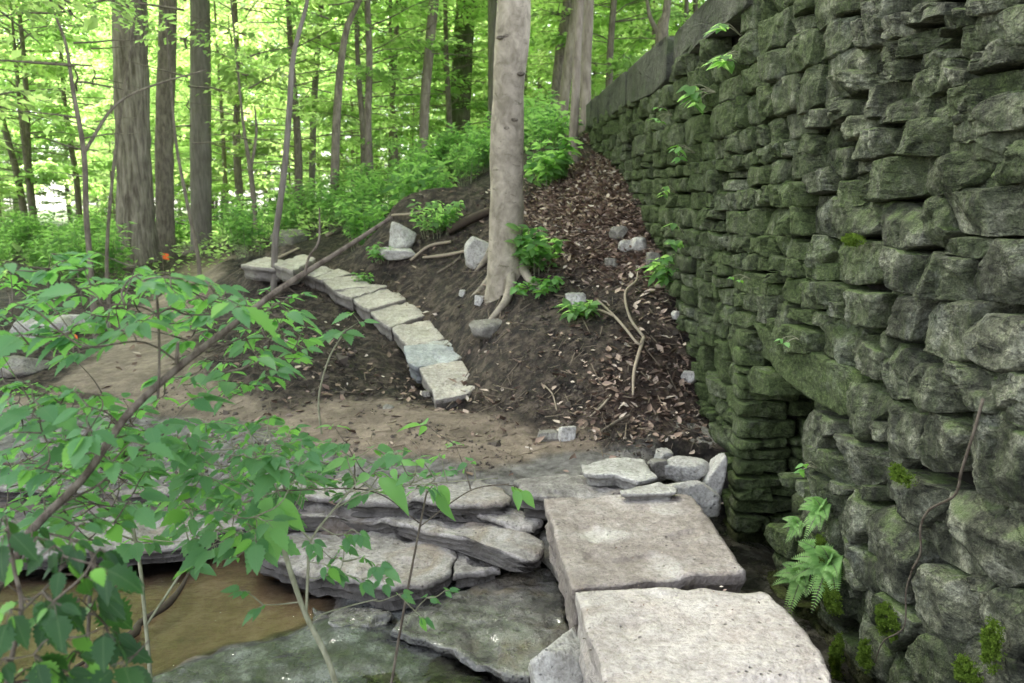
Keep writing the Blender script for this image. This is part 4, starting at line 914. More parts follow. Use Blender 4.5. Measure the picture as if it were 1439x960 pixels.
# unseen tall trees added left of the view so their crowns shade the foreground
for k, (x, y, top, sc, lb) in enumerate([(-9.2, 8.2, 10.5, 1.15, 'unseen tall tree added left of the view so its crown shades the tan path'), (-10.5, 13.5, 11.5, 1.0, 'unseen tall tree added farther left beyond the shrub to shade the stair'), (-7.2, 6.0, 10.0, .95, 'unseen tall tree added left of the brown pool so its crown shades the bridge slabs')]):
    r = thing('forest_tree', (x, y, hz(x, y)), lb, 'tree'); P_ = np.array([(0, 0, -.3), (.1, 0, 2), (0, .1, 6), (.1 * top * (.3 if k < 2 else .22), .05 if k < 2 else 2.2, top)])
    V, F4, F3 = trunk_mesh(P_, [.34, .27, .22, .13], 20, .1, 3, 200 + k, 40); a = Acc(); a.add(V, F3, F4); a.build('trunk', M['bark_grey'], r); cap_tree(r, P_, -1 - k, sc)
# undergrowth ----------------------------------------------------------------
def herb(seed, n, hgt, R, leaf, mat, name, tmpl=L_SMALL, up=.0):
    r_ = np.random.default_rng(seed); A, B = Acc(), Acc(); P = []; Hd = []
    for k in range(n):
        a = r_.uniform(0, 6.28); d = R * math.sqrt(r_.random()); b = np.array([d * math.cos(a) * .6, d * math.sin(a) * .6, -.05]); h = hgt * r_.uniform(.5, 1.1)
        e = np.array([d * math.cos(a) * 1.1, d * math.sin(a) * 1.1, h]); mid = (b + e) / 2 + [0, 0, .12 * h]
        V, F4, F3 = tube(spline([b, mid, e], 6), np.linspace(.006, .002, 6), 3, cap=False); B.add(V, None, F4)
        for q in np.linspace(.35, 1, 5):
            c = b + (e - b) * q + np.array([0, 0, .12 * h * 4 * q * (1 - q)]); a0 = r_.uniform(0, 6.28)
            for j in range(4): P.append(c + r_.normal(0, .02, 3)); aa = a0 + j * PI / 2 + r_.normal(0, .3); Hd.append((math.cos(aa), math.sin(aa), r_.normal(-.1, .3)))
    P = np.array(P); Hd = np.array(Hd); m = len(P)
    put_leaves(A, tmpl, P, Hd, np.c_[r_.normal(0, .35, (m, 2)), np.ones(m)], leaf * r_.lognormal(0, .25, m), np.clip(r_.normal(.5, .28, m), 0, 1))
    return A, B
hp = []
for k in range(4):
    r = thing('undergrowth_plant', (0, 0, 0), 'bushy dark green undergrowth plant along the crest of the bank', 'plant', 'undergrowth plants along the bank crest')
    A, B = herb(500 + k, 34, .75 + .12 * k, .5, .13, 'leaf_herb', 'x'); fuse('foliage', A, B, M['leaf_herb'], M['twig_green'], r); hp.append(r)
hu = [False] * 4; rh = np.random.default_rng(31)
def place_herb(x, y, k, sc):
    loc = (x, y, hz(x, y))
    if not hu[k]: o = hp[k]; o.location = loc; o.scale = (sc,) * 3; hu[k] = True
    else: copy_tree(hp[k], loc, rh.uniform(0, 6.28), sc)
hn = 0
for k in range(60):
    f = rh.random(); px = 440 + 370 * f; line = np.interp(px, [440, 560, 660, 760, 800], [322, 272, 262, 232, 212])
    x, y = at_y(px, line, 12.2)[:2]
    y += rh.uniform(.5, 6.0); x = (px - 719.5) / F * y * 1.005
    if x > wx(y) - .5 or (px < 560 and k % 3): continue
    place_herb(x, y, k % 4, rh.uniform(.5, .95)); hn += 1
for k in range(60):
    y = rh.uniform(13.5, 26); px = rh.uniform(-40, 440); x = (px - 719.5) / F * y
    if 150 < px < 330 and y < 19: continue
    place_herb(x, y, k % 4, rh.uniform(.5, 1.05))
gc = Acc(); rg = np.random.default_rng(91); n = 26000
gy_ = rg.uniform(14, 42, n); gx_ = (rg.uniform(-60, 820, n) - 719.5) / F * gy_
keep = (np.abs(gx_ - wx(gy_)) > .6); gx_, gy_ = gx_[keep], gy_[keep]; gz_ = H(gx_, gy_) + rg.uniform(.05, .5, len(gx_)); n = len(gx_)
keep = fbm(np.c_[gx_ * .35, gy_ * .35, gx_ * 0 + 2], 3) > -.12; gx_, gy_, gz_ = gx_[keep], gy_[keep], gz_[keep]; n = len(gx_)
aa = rg.uniform(0, 6.28, n); put_leaves(gc, L_SMALL, np.c_[gx_, gy_, gz_], np.c_[np.cos(aa), np.sin(aa), rg.normal(0, .3, n)], np.c_[rg.normal(0, .4, (n, 2)), np.ones(n)], .11 * rg.lognormal(0, .3, n), np.clip(rg.normal(.6, .3, n), 0, 1))
tag(gc.build('ground_cover', M['leaf_mid']), 'low leafy ground cover spreading under the background trees', 'ground cover', kind='stuff')

# plants on the bank and wall --------------------------------------------------
def plant_at(name, label, loc, A, B, lm, group=None, sm='twig_green'):
    r = thing(name, loc, label, 'plant', group); fuse('foliage', A, B, M[lm], M[sm], r)
    return r
LM_ = leaf_template(6, .28, 0, .2, .2)
for k, (px, py, n, h, R, lf, mt, lb) in enumerate([
    (752, 382, 15, .44, .22, .11, 'leaf_herb', 'leafy green plant growing at the right foot of the pale beech'), (748, 412, 7, .16, .28, .085, 'leaf_young', 'yellow-green seedlings trailing below the leafy plant by the beech'), (612, 330, 26, .40, .30, .075, 'leaf_herb', 'feathery pale plant between the white rock and the beech'),
    (815, 442, 5, .12, .12, .10, 'leaf_herb', 'tiny dark green plant under the small notched stone'), (938, 395, 7, .22, .22, .10, 'leaf_herb', 'bluish-green leafy plant at the foot of the wall on the slope'), (540, 365, 7, .18, .2, .07, 'leaf_young', 'small grassy tuft left of the flat buff stone'),
    (772, 260, 16, .55, .3, .14, 'leaf_herb', 'tall leafy plant beside the bent pale sapling'), (510, 398, 4, .1, .1, .06, 'leaf_young', 'tiny green sprout above the middle of the stair')]):
    p = on_ground(px, py); A, B = herb(600 + k, n, h, R, lf, mt, '', LM_); plant_at('bank_plant', lb, p, A, B, mt)
def wall_pt(px, py, off=.1):
    s, z = px_wall(px, py); return WO + WU * s + WV * z + WN * off
def wall_plant(px, py, n, leaf, label, seed, mat='leaf_herb', spread=.1, hang=0.):
    r_ = np.random.default_rng(seed); loc = wall_pt(px, py, .02); A, B = Acc(), Acc(); P = []; Hd = []
    for k in range(n):
        e = WN * r_.uniform(.10, .16) + WU * r_.normal(0, spread) + WV * (r_.normal(.02, spread * .7) - hang)
        V, F4, F3 = tube(spline([np.zeros(3), e * .6 + WV * .03, e], 5), np.linspace(.004, .0015, 5), 3, cap=False); B.add(V, None, F4)
        for j in range(3):
            d = e + r_.normal(0, .5, 3) * .1; P.append(e); aa = j * 2.1 + r_.uniform(0, 1); Hd.append((math.cos(aa) - .3, math.sin(aa), r_.normal(-.25, .2)))
    P = np.array(P); m = len(P); put_leaves(A, LM_, P, np.array(Hd), np.c_[r_.normal(-.2, .3, m), r_.normal(-.3, .3, m), np.ones(m)], leaf * r_.lognormal(0, .2, m), np.clip(r_.normal(.6, .25, m), 0, 1))
    plant_at('wall_plant', label, loc, A, B, mat)
for k, (px, py, n, lf, lb, mt, sp_) in enumerate([
    (1055, 78, 6, .11, 'broad-leaved seedling highest on the wall below the coping end', 'leaf_herb', .12), (1045, 50, 3, .10, 'small sprig on the wall just above the broad-leaved seedling', 'leaf_herb', .05), (1010, 130, 7, .11, 'bluish leafy tuft on the wall left of the broad-leaved seedling', 'leaf_herb', .12),
    (980, 215, 4, .08, 'small pale leaf tuft midway up the far part of the wall', 'leaf_young', .08), (955, 272, 3, .08, 'sprig in the wall joints right above the leafy slope', 'leaf_herb', .06), (972, 345, 5, .09, 'bluish leafy plant low on the wall above the slope', 'leaf_herb', .1),
    (1065, 397, 2, .04, 'tiny green sprout in a joint above the lintel', 'leaf_young', .03), (1142, 485, 3, .04, 'tiny white-green sprout at the right of the lintel top', 'leaf_young', .02), (1160, 663, 3, .045, 'little four-leaved sprout in the dark gap right of the culvert', 'leaf_young', .03), (948, 32+130, 4, .06, 'yellow-green tuft under the coping on the far wall', 'leaf_young', .06)]):
    wall_plant(px, py, n, lf, lb, 650 + k, mt, sp_)
def fern(px, py, nf, L, label, seed, off=.05):
    r_ = np.random.default_rng(seed); loc = wall_pt(px, py, off); A, B = Acc(), Acc(); T = leaf_template(8, .15, .3, .1, .1); P, Hd, Nn, S = [], [], [], []
    nf = nf + 4
    for k in range(nf):
        a = -PI + (k + .5) / nf * 2 * PI + r_.normal(0, .2); out = np.array([-.75, -.35, .25]); side = np.array([math.cos(a) * .5, math.cos(a) * -1.3, math.sin(a) * 1.3])
        d = out + side; d /= np.linalg.norm(d); l = L * r_.uniform(.7, 1.1); t = np.linspace(0, 1, 20)
        C = d * l * t[:, None]; C[:, 2] -= .35 * l * t ** 2; V, F4, F3 = tube(C, np.linspace(.003, .001, 20), 3, cap=False); B.add(V, None, F4)
        nrm_ = np.array([-.5, -.5, .8]); sd = np.cross(nrm_, d); sd /= np.linalg.norm(sd)
        for q in range(1, 20):
            for s in (-1, 1): P.append(C[q]); Hd.append(sd * s + d * .45); Nn.append(nrm_ + r_.normal(0, .15, 3)); S.append(l * .34 * (1 - t[q]) ** .8 + .006)
    put_leaves(A, T, np.array(P), np.array(Hd), np.array(Nn), np.array(S), np.clip(r_.normal(.55, .25, len(P)), 0, 1)); r = plant_at('fern', label, loc, A, B, 'fern')
fern(1180, 790, 9, .21, 'largest bright fern on the wall beside the culvert mouth', 71); fern(1140, 808, 7, .18, 'darker fern low on the wall, left of the largest fern', 72); fern(1168, 714, 6, .14, 'small upper fern under the stone ledge right of the culvert', 73); fern(1134, 735, 5, .09, 'smallest fern nearest the culvert opening', 74)
# moss cushions
def moss(px, py, ru, rv, label, seed):
    r_ = np.random.default_rng(seed); c = px_wall(px, py); n = int(22000 * ru * rv / .012); loc = wall_pt(px, py, .0)
    q = r_.normal(0, .5, (n, 2)); q = q[np.hypot(q[:, 0], q[:, 1]) < 1.1]; n = len(q)
    nz = fbm(np.c_[q * 2.2, np.full(n, seed)], 3); keep = nz > .0 + .25 * (np.hypot(q[:, 0], q[:, 1]) - .5); q = q[keep]; nz = nz[keep]; n = len(q)
    hgt = .078 + .022 * (1 - np.hypot(q[:, 0], q[:, 1])) + .03 * nz + r_.uniform(-.012, .012, n)
    P = WU * (q[:, :1] * ru) + WV * (q[:, 1:] * rv) + WN * hgt[:, None]
    d = WN + r_.normal(0, .75, (n, 3)) + np.array([0, 0, .5]); A = Acc()
    put_leaves(A, L_SMALL, P, d, r_.normal(0, 1, (n, 3)), 0.0095 * r_.lognormal(0, .3, n), np.clip(.45 + nz * .9 + r_.normal(0, .2, n), 0, 1))
    o = A.build('moss_cushion', M['moss'], None, False); o.location = loc; tag(o, label, 'moss')
for k, (px, py, a_, b_, lb) in enumerate([(1195, 842, .10, .07, 'bright moss cushion on a stone just below the largest fern'), (1202, 925, .06, .13, 'long strip of moss on the wall beside the near bridge slab'), (1244, 922, .055, .075, 'dark moss cushion at the bottom of the wall right of the moss strip'),
        (1275, 872, .09, .07, 'moss cushion spread over the pointed stone low on the wall'), (1430, 905, .05, .10, 'moss patch at the right edge near the bottom corner'), (1178, 770, .05, .07, 'thin moss patch right beside the largest fern'), (1295, 667, .10, .035, 'moss on top of the rounded boulder in the wall'), (1225, 338, .1, .03, 'moss line along the top of a block high on the wall'), (1395, 945, .08, .05, 'moss tuft at the lowest right corner of the wall')]):
    moss(px, py, a_, b_, lb, 80 + k)
# climbing root on the near wall
q = np.array([wall_pt(x, y, o) for x, y, o in ((1439, 560, .14), (1428, 610, .15), (1415, 660, .16), (1400, 695, .15), (1370, 715, .17), (1352, 740, .16), (1348, 775, .15), (1335, 800, .15))]); a = Acc(); V, F4, F3 = trunk_mesh(q - q[0], np.linspace(.0055, .004, 8), 8, .1, 20, 1, 50); a.add(V, F3, F4)
q2 = np.array([wall_pt(x, y, o) for x, y, o in ((1335, 800, .15), (1322, 830, .14), (1315, 880, .13), (1295, 900, .16), (1278, 930, .15))])
V, F4, F3 = trunk_mesh(q2 - q[0], np.linspace(.004, .0025, 5), 6, .1, 20, 2, 40); a.add(V, F3, F4); o = a.build('creeper_root', M['twig']); o.location = q[0]; tag(o, 'thin brown creeper root winding down the near stones of the wall', 'root')

# sticks ---------------------------------------------------------------------
def stick(lines, label, mat='stick', name='fallen_stick', seed=0, lift=.015):
    a = Acc(); o0 = None
    for ln in lines:
        q = []
        for px, py, w in ln:
            g_ = on_ground(px, py); t = np.linalg.norm(g_ - CAM); q.append((*(g_ + [0, 0, lift + w * t / F * .5]), w * t / F / 2))
        q = np.array(q)
        if o0 is None: o0 = q[0, :3].copy()
        V, F4, F3 = trunk_mesh(q[:, :3] - o0, q[:, 3], 7, .12, 14, seed, 24); a.add(V, F3, F4)
    o = a.build(name, M[mat]); o.location = o0; return tag(o, label, 'stick')
z5 = lambda pts: [(640 + x / 2.286, 300 + y / 2.286, w) for x, y, w in pts]
stick([z5([(570, 600, 3), (575, 520, 5), (605, 415, 5.5)]), z5([(605, 415, 5), (588, 436, 4), (545, 385, 4), (510, 345, 4), (455, 290, 2.5)]), z5([(605, 415, 4.5), (560, 350, 4), (545, 270, 3.5), (580, 230, 3), (585, 200, 2)]), z5([(510, 345, 3.5), (460, 325, 3), (410, 332, 2)])], 'pale forked root lying on the dark soil bank in front of the wall', seed=1, lift=.03)
stick([z5([(432, 662, 2.5), (470, 630, 3.5), (500, 592, 3)])], 'short pale stick on the soil above the small white path stone', seed=2)
stick([z5([(468, 712, 4), (520, 680, 5), (562, 658, 4)])], 'reddish stick lying low on the bank near the path', 'twig', seed=3)
stick([z5([(285, 560, 2), (312, 590, 2), (325, 640, 1.6)])], 'thin twig on the soil left of the pale forked root', seed=4)
stick([z5([(640, 248, 6), (675, 244, 8), (705, 225, 7)])], 'curved pale root at the wall foot under the bluish plant', seed=5)
z2 = lambda pts: [(450 + x / 2.286, y / 2.286, w) for x, y, w in pts]
stick([z2([(410, 760, 12), (480, 725, 13), (545, 695, 12)])], 'dark rotting log behind the left of the pale beech', 'stick_dark', 'rotten_log', 6)
stick([z2([(290, 845, 4), (350, 800, 4.5), (420, 785, 4)])], 'pale bare root on the slope left of the beech', seed=7)
stick([z2([(330, 835, 3), (400, 830, 5), (470, 815, 4)])], 'pale stick below the bare root left of the beech', seed=8)
stick([z2([(375, 885, 3), (420, 860, 4), (450, 835, 3)])], 'small brown stick nearest the stair below the other roots', 'twig', seed=9)
stick([z2([(20, 765, 5), (90, 735, 4), (150, 745, 3)])], 'long pale branch lying along the upper bank behind the branch tip', seed=10)
stick([z2([(230, 700, 3.5), (330, 680, 3), (430, 590, 3)])], 'thin fallen branch on the crest under the undergrowth', seed=11)
stick([[(345, 385, 4), (378, 372, 4), (420, 352, 3)]], 'fallen stick beside the top of the flagstone stair', seed=12)
q = np.array([at_z(x, y, -.525) for x, y in ((268, 800), (255, 825), (232, 852), (196, 876), (188, 890), (150, 912), (105, 938))]); V, F4, F3 = trunk_mesh(q - q[0], [.006, .014, .02, .018, .024, .018, .008], 8, .25, 12, 6, 50); a = Acc(); a.add(V, F3, F4)  # shadowed crack in the pool bed, built as a dark crooked tube
o = a.build('pool_crack', M['stick_dark']); o.location = q[0]; tag(o, 'dark crooked crack across the bed of the brown pool, shaped as a stick', 'crack')
tw = Acc(); rt = np.random.default_rng(55)
for k in range(620):
    px = rt.uniform(330, 990); py = rt.uniform(330, 650); p = on_ground(px, py)
    if p[1] > 12.5 or p[1] < 5.6: continue
    a0 = rt.uniform(0, 6.28); L = rt.lognormal(-2.3, .5); d = np.array([math.cos(a0), math.sin(a0)]) * L
    q = [(p[0] + d[0] * f, p[1] + d[1] * f + rt.normal(0, .01), hz(p[0] + d[0] * f, p[1] + d[1] * f) + .012) for f in (-.5, 0, .5)]
    V, F4, F3 = tube(spline(q, 5), np.full(5, rt.uniform(.0015, .005)), 4); tw.add(V, F3, F4)
tag(tw.build('twig_litter', M['twig_litter']), 'scattered small twigs and root bits on the dark soil bank', 'twigs', kind='stuff')
dl = Acc(); rd = np.random.default_rng(56); P = []
for poly, n in ((LIT, 5200), (LIT2, 2300)):
    po = np.array(poly); x = rd.uniform(po[:, 0].min() - .4, po[:, 0].max() + .4, n * 3); y = rd.uniform(po[:, 1].min() - .4, po[:, 1].max() + .4, n * 3)
    d = poly_dist(x, y, poly); keep = (d < rd.exponential(.18, len(d)) - .02) & (x < wx(y) - .03); P.append(np.c_[x, y][keep][:n])
x = rd.uniform(-2.6, 1.6, 5200); y = rd.uniform(5.9, 12, 5200); keep = (x < wx(y) - .03) & (fbm(np.c_[x, y, x * 0], 3) > -.05) & (rd.random(5200) < .25 + .5 * (x > -.3)); P.append(np.c_[x, y][keep])
x = rd.uniform(-4, 1.3, 500); y = rd.uniform(5.0, 9, 500); keep = x < wx(y) - .05; P.append(np.c_[x, y][keep])
P = np.concatenate(P); n = len(P); z = H(P[:, 0], P[:, 1]); z = z + .05 * fbm(np.c_[P * 2.4, z * 0], 5) + .075 * np.abs(fbm(np.c_[P * 7, z * 0 + 5], 3)) - .03 + rd.uniform(.002, .02, n)
aa = rd.uniform(0, 6.28, n); LD = leaf_template(3, .27, 0, .5, -.25); put_leaves(dl, LD[:2], np.c_[P, z], np.c_[np.cos(aa), np.sin(aa), rd.normal(0, .3, n)], np.c_[rd.normal(0, .45, (n, 2)), np.ones(n)], np.clip(rd.lognormal(-2.9, .4, n), .025, .095), rd.random(n))
tag(dl.build('leaf_litter', M['dead']), 'dry brown and pinkish fallen leaves strewn over the bank by the wall', 'fallen leaves', kind='stuff')
sb = Acc(); P = []
for k in range(70):
    px, py = rd.uniform(770, 1150), rd.uniform(700, 955); zt = .0 if py < 822 else .035; p = at_z(px, py, zt); e = .25 + .17 * (py - 700) / 120
    if .24 + .02 * (py > 830) < p[0] < (.95 if py < 822 else 1.0): P.append((p[0], p[1], zt + .016))
P = np.array(P); n = len(P); aa = rd.uniform(0, 6.28, n); put_leaves(sb, LD[:2], P, np.c_[np.cos(aa), np.sin(aa), aa * 0], np.c_[rd.normal(0, .2, (n, 2)), np.ones(n)], rd.uniform(.006, .022, n), rd.random(n))
tag(sb.build('grit', M['dead']), 'specks of leaf and grit scattered on the two bridge slabs', 'grit', kind='stuff')
cb = Acc(); rc = np.random.default_rng(58); n = 9000
x = rc.uniform(-3.2, 1.55, n); y = rc.uniform(5.4, 11, n); keep = x < wx(y) - .05; keep &= poly_dist(x, y, SW) > .1; x, y = x[keep], y[keep]; z = H(x, y); z = z + .05 * fbm(np.c_[x * 2.4, y * 2.4, z * 0], 5) - .01
T = np.array([[1, 0, 0], [-1, 0, 0], [0, 1, 0], [0, -1, 0], [0, 0, 1], [0, 0, -1]], float) * .5; TF = np.array([[0, 2, 4], [2, 1, 4], [1, 3, 4], [3, 0, 4], [2, 0, 5], [1, 2, 5], [3, 1, 5], [0, 3, 5]])
m_ = len(x); put_leaves(cb, (T, TF), np.c_[x, y, z], rc.normal(0, 1, (m_, 3)), rc.normal(0, 1, (m_, 3)), rc.lognormal(-4.1, .55, m_), rc.random(m_))
tag(cb.build('pebbles', mat_plain('soil_crumbs', (.075, .062, .051), .9, 6, .75), None, False), 'small crumbs of stone and earth scattered over the soil', 'pebbles', kind='stuff')

# ------------------------------------------------------------------ foreground shrubs
rs = np.random.default_rng(21)
def W(px, py, y): return at_y(px, py, y)
def shrub(label, stems, clusters, lm, name='shrub', sm='twig', size=.10, root=None, seed=0, nl=(3, 5), facing=.35):
    """stems: list of [(px,py,y,wpx)...]; clusters: list of (px,py,y,size scale, droop)"""
    r_ = np.random.default_rng(seed); base = W(*stems[0][0][:3]); A, B = Acc(), Acc(); nodes = []
    rootobj = thing(name, base, label, 'shrub')
    main = Acc()
    for si, st in enumerate(stems):
        q = np.array([(*W(px, py, y), w * y / F / 2) for px, py, y, w in st]); S = spline(q, 12 * len(q))
        V, F4, F3 = tube(S[:, :3] - base, np.maximum(S[:, 3], .0008), 10 if si == 0 else 6, .09, 30, seed); (main if si == 0 else B).add(V, F3, F4)
        nodes += [tuple(x) for x in S[::3, :3]]
    main.build('main_stem', M[sm], rootobj); cl = []
    for (px, py, y, sc, dr) in clusters: cl.append((W(px, py, y), sc, dr))
    todo = list(range(len(cl)))
    N_ = np.array(nodes)
    dist_ = [np.min(np.linalg.norm(N_ - c[0], axis=1)) for c in cl]
    for i in np.argsort(dist_):
        c, sc, dr = cl[i]; d = np.linalg.norm(N_ - c, axis=1); b = N_[np.argmin(d + .12 * np.maximum(0, N_[:, 2] - c[2]) * 4)]
        L = np.linalg.norm(c - b)
        if L > .012:
            mid = (b + c) / 2 + r_.normal(0, .08 * L, 3) - [0, 0, .05 * L]; S = spline([b, mid, c], 8); V, F4, F3 = tube(S - base, np.linspace(.0022 + .0015 * min(1, L / .3), .0011, 8), 5, cap=False); B.add(V, None, F4)
            N_ = np.concatenate([N_, S[2:]]); hdg = (c - b) / L
        else: hdg = r_.normal(0, 1, 3)
        hdg = hdg * [1, 1, .4]; hdg /= np.linalg.norm(hdg) + 1e-9; a0 = math.atan2(hdg[1], hdg[0])
        k = r_.integers(nl[0], nl[1] + 1); angs = np.linspace(-1.15, 1.15, k) + r_.normal(0, .15, k)
        for j, an in enumerate(angs):
            pl = .03 * sc * (1.0 if abs(an) < .4 else .5); hh = np.array([math.cos(a0 + an), math.sin(a0 + an), -dr + r_.normal(0, .18)]); hh /= np.linalg.norm(hh)
            st = c + hh * pl; V, F4, F3 = tube(np.array([c, (c + st) / 2, st]) - base, [.001, .001, .0008], 4, cap=False); B.add(V, None, F4)
            s_ = size * sc * (1.1 if abs(an) < .4 else .85) * np.clip(r_.lognormal(0, .28), .6, 1.45)
            nn = np.array([r_.normal(0, .3), r_.normal(-facing * .6, .3), 1.0])
            tl_ = LTS[r_.integers(0, 2)] if lm == 'leaf_young' else LT[r_.integers(0, 3)]; put_leaves(A, tl_, (st - base)[None], hh[None], nn[None], np.array([s_]), np.array([np.clip(r_.normal(.5, .3), 0, 1)]))
    fuse('foliage', A, B, M[lm], M[sm], rootobj)
    return rootobj
def fill(poly, n, y0, y1, s0, s1, d0=.1, d1=.5, mind=22):
    po = np.array(poly, float); out = []; tries = 0
    while len(out) < n and tries < 6000:
        tries += 1; x, y = rs.uniform(po[:, 0].min(), po[:, 0].max()), rs.uniform(po[:, 1].min(), po[:, 1].max())
        if in_poly(np.array([x]), np.array([y]), po)[0] and all((x - a[0]) ** 2 + (y - a[1]) ** 2 > mind ** 2 for a in out): out.append((x, y, rs.uniform(y0, y1), rs.uniform(s0, s1), rs.uniform(d0, d1)))
    return out
branch = [(a, b, c, d * .8) for a, b, c, d in [(-70, 1120, 1.75, 20), (-20, 870, 1.75, 19), (20, 790, 1.78, 17), (48, 742, 1.82, 16), (120, 668, 1.92, 15), (180, 582, 2.0, 14.5), (250, 517, 2.1, 13.5), (330, 455, 2.2, 12.5), (400, 402, 2.3, 11), (480, 352, 2.4, 9), (550, 306, 2.5, 7)]]
s1 = [branch, [(428, 388, 2.33, 4), (434, 362, 2.34, 3.5), (448, 338, 2.36, 3), (449, 292, 2.38, 2)], [(248, 512, 2.1, 6), (249, 495, 2.1, 5.5), (250, 482, 2.1, 5)], [(222, 560, 2.05, 4), (224, 500, 2.06, 4), (222, 440, 2.08, 4), (220, 415, 2.1, 3.5)],
      [(222, 442, 2.08, 3), (200, 432, 2.05, 3), (175, 428, 2.0, 3), (140, 430, 1.98, 2)], [(176, 428, 2.0, 3), (171, 412, 2.02, 3), (180, 395, 2.04, 2.5), (195, 385, 2.05, 2)], [(223, 441, 2.08, 3), (240, 433, 2.1, 3), (262, 442, 2.14, 3), (300, 442, 2.2, 2.5)],
      [(245, 505, 2.1, 3), (220, 488, 2.06, 3), (190, 480, 2.0, 3), (125, 487, 1.9, 3), (90, 470, 1.88, 3), (55, 440, 1.85, 3), (20, 425, 1.8, 2)], [(290, 495, 2.15, 3.5), (300, 492, 2.2, 3), (350, 470, 2.3, 2)],
      [(90, 706, 1.88, 4), (140, 680, 1.95, 3.5), (185, 640, 2.0, 3), (230, 610, 2.1, 2.5)], [(40, 750, 1.82, 4), (70, 750, 1.85, 3.5), (128, 775, 1.9, 6.5), (126, 840, 1.9, 6), (121, 960, 1.9, 6)]]
c1 = fill([(0, 350), (140, 355), (250, 385), (330, 385), (330, 440), (200, 470), (60, 520), (0, 520)], 85, 1.95, 3.0, .6, 1.2, mind=10) + fill([(280, 400), (420, 400), (440, 470), (430, 520), (330, 560), (220, 570), (220, 520)], 60, 2.3, 3.0, .5, 1.05, mind=10) \
   + fill([(0, 530), (190, 560), (240, 640), (150, 760), (0, 750)], 130, 1.85, 3.1, .6, 1.2, mind=9) + [(118, 405, 2.0, 1.25, .2), (30, 470, 1.95, 1.15, .2), (360, 500, 2.3, 1.3, .35), (200, 395, 2.05, 1.0, .2), (240, 390, 2.08, 1.0, .2), (345, 420, 2.25, 1.4, .1)]
shrub('large leafy shrub at the left with a long bare diagonal branch reaching to the stair', s1, c1, 'leaf_near', 'leafy_shrub', size=.068, seed=1, nl=(4, 5))
s2 = [[(505, 1130, 2.3, 9), (470, 955, 2.35, 9), (430, 865, 2.4, 8.5), (412, 815, 2.43, 8), (398, 770, 2.46, 7.5), (385, 735, 2.5, 6)], [(430, 868, 2.4, 4), (433, 800, 2.42, 4.5), (437, 760, 2.42, 3.5), (470, 715, 2.5, 3), (505, 675, 2.55, 2.5)],
      [(437, 760, 2.42, 3), (415, 735, 2.45, 3), (395, 700, 2.5, 2.5), (375, 655, 2.5, 3), (366, 640, 2.5, 2)], [(432, 885, 2.4, 2), (450, 865, 2.42, 2), (490, 852, 2.5, 2), (530, 842, 2.55, 1.6)], [(470, 715, 2.5, 2.4), (520, 690, 2.6, 2), (600, 680, 2.7, 1.6), (700, 672, 2.8, 1.4)]]
c2 = fill([(430, 740), (500, 745), (530, 790), (560, 830), (480, 820), (430, 800)], 13, 2.35, 2.6, .5, .85, .2, .8, 14) + fill([(240, 600), (400, 580), (440, 640), (420, 730), (330, 790), (250, 740)], 110, 2.2, 3.2, .55, 1.1, .1, .5, 9) \
   + fill([(430, 620), (560, 620), (640, 660), (610, 690), (500, 700), (430, 690)], 36, 2.5, 3.0, .55, .95, .05, .4, 12) + [(560, 835, 2.6, .8, .3), (600, 840, 2.65, .8, .3), (625, 830, 2.65, .5, .2), (590, 865, 2.6, .7, .9), (620, 640, 2.75, .7, .3), (660, 650, 2.8, .7, .4), (345, 830, 2.4, .7, .3), (370, 850, 2.4, .7, .7)]
shrub('smaller shrub in front of the ledges with a pale stem rising from the bottom edge', s2, c2, 'leaf_near', 'leafy_shrub', 'twig_green', .066, seed=2, nl=(4, 5))
s3 = [[(520, 1150, 2.75, 6), (560, 900, 2.78, 4), (590, 740, 2.8, 3), (600, 690, 2.8, 2.5)], [(590, 740, 2.8, 2), (660, 690, 2.82, 2), (715, 680, 2.85, 1.8)], [(590, 735, 2.8, 2), (520, 690, 2.7, 2), (385, 690, 2.5, 2)]]
c3 = [(612, 678, 2.75, 1.05, 1.5), (722, 682, 2.85, 1.15, .9), (522, 662, 2.6, 1.2, .25), (500, 645, 2.6, .9, .2), (550, 655, 2.62, .9, .3), (388, 690, 2.42, 1.5, 1.3), (600, 597, 2.9, .8, .1), (470, 600, 2.85, .8, .05), (640, 625, 2.9, .6, .2)]
shrub('young shoot with bright pale green drooping leaves over the rock ledges', s3, c3, 'leaf_young', 'young_shoot', 'twig', .078, seed=3, nl=(3, 3), facing=.7)
s4 = [[(-10, 1150, 1.5, 9), (10, 960, 1.5, 8), (30, 860, 1.52, 7), (20, 800, 1.55, 6), (10, 740, 1.55, 4)], [(10, 960, 1.5, 4), (90, 950, 1.6, 4), (150, 955, 1.65, 4), (210, 900, 1.7, 2)], [(30, 860, 1.52, 4), (70, 820, 1.58, 3), (95, 790, 1.6, 2)]]
c4 = fill([(0, 720), (110, 740), (170, 800), (190, 880), (150, 960), (0, 960)], 34, 1.45, 1.75, .8, 1.3, .4, 1.1, 15) + [(150, 880, 1.7, 1.0, .7), (170, 930, 1.6, 1.5, .2), (135, 840, 1.7, .9, 1.2), (105, 870, 1.7, .7, .9), (150, 900, 1.7, .9, .5)]
shrub('shade-darkened green toothed-leaf shrub in the lower left corner over the brown pool', s4, c4, 'leaf_low', 'leafy_shrub', 'twig', .058, seed=4, facing=.7)
s5 = [[(452, 610, 6.0, 3), (448, 560, 6.0, 3), (462, 505, 6.0, 2.6), (483, 468, 6.0, 2)]]
c5 = [(483, 466, 5.7, 1.2, .2), (465, 470, 5.68, 1.0, .2), (505, 452, 5.72, 1.0, .2), (495, 440, 5.72, .8, .1)]
shrub('slender seedling leaning over the dark soil left of the stair', s5, c5, 'leaf_near', 'seedling', 'twig_green', .11, seed=5)
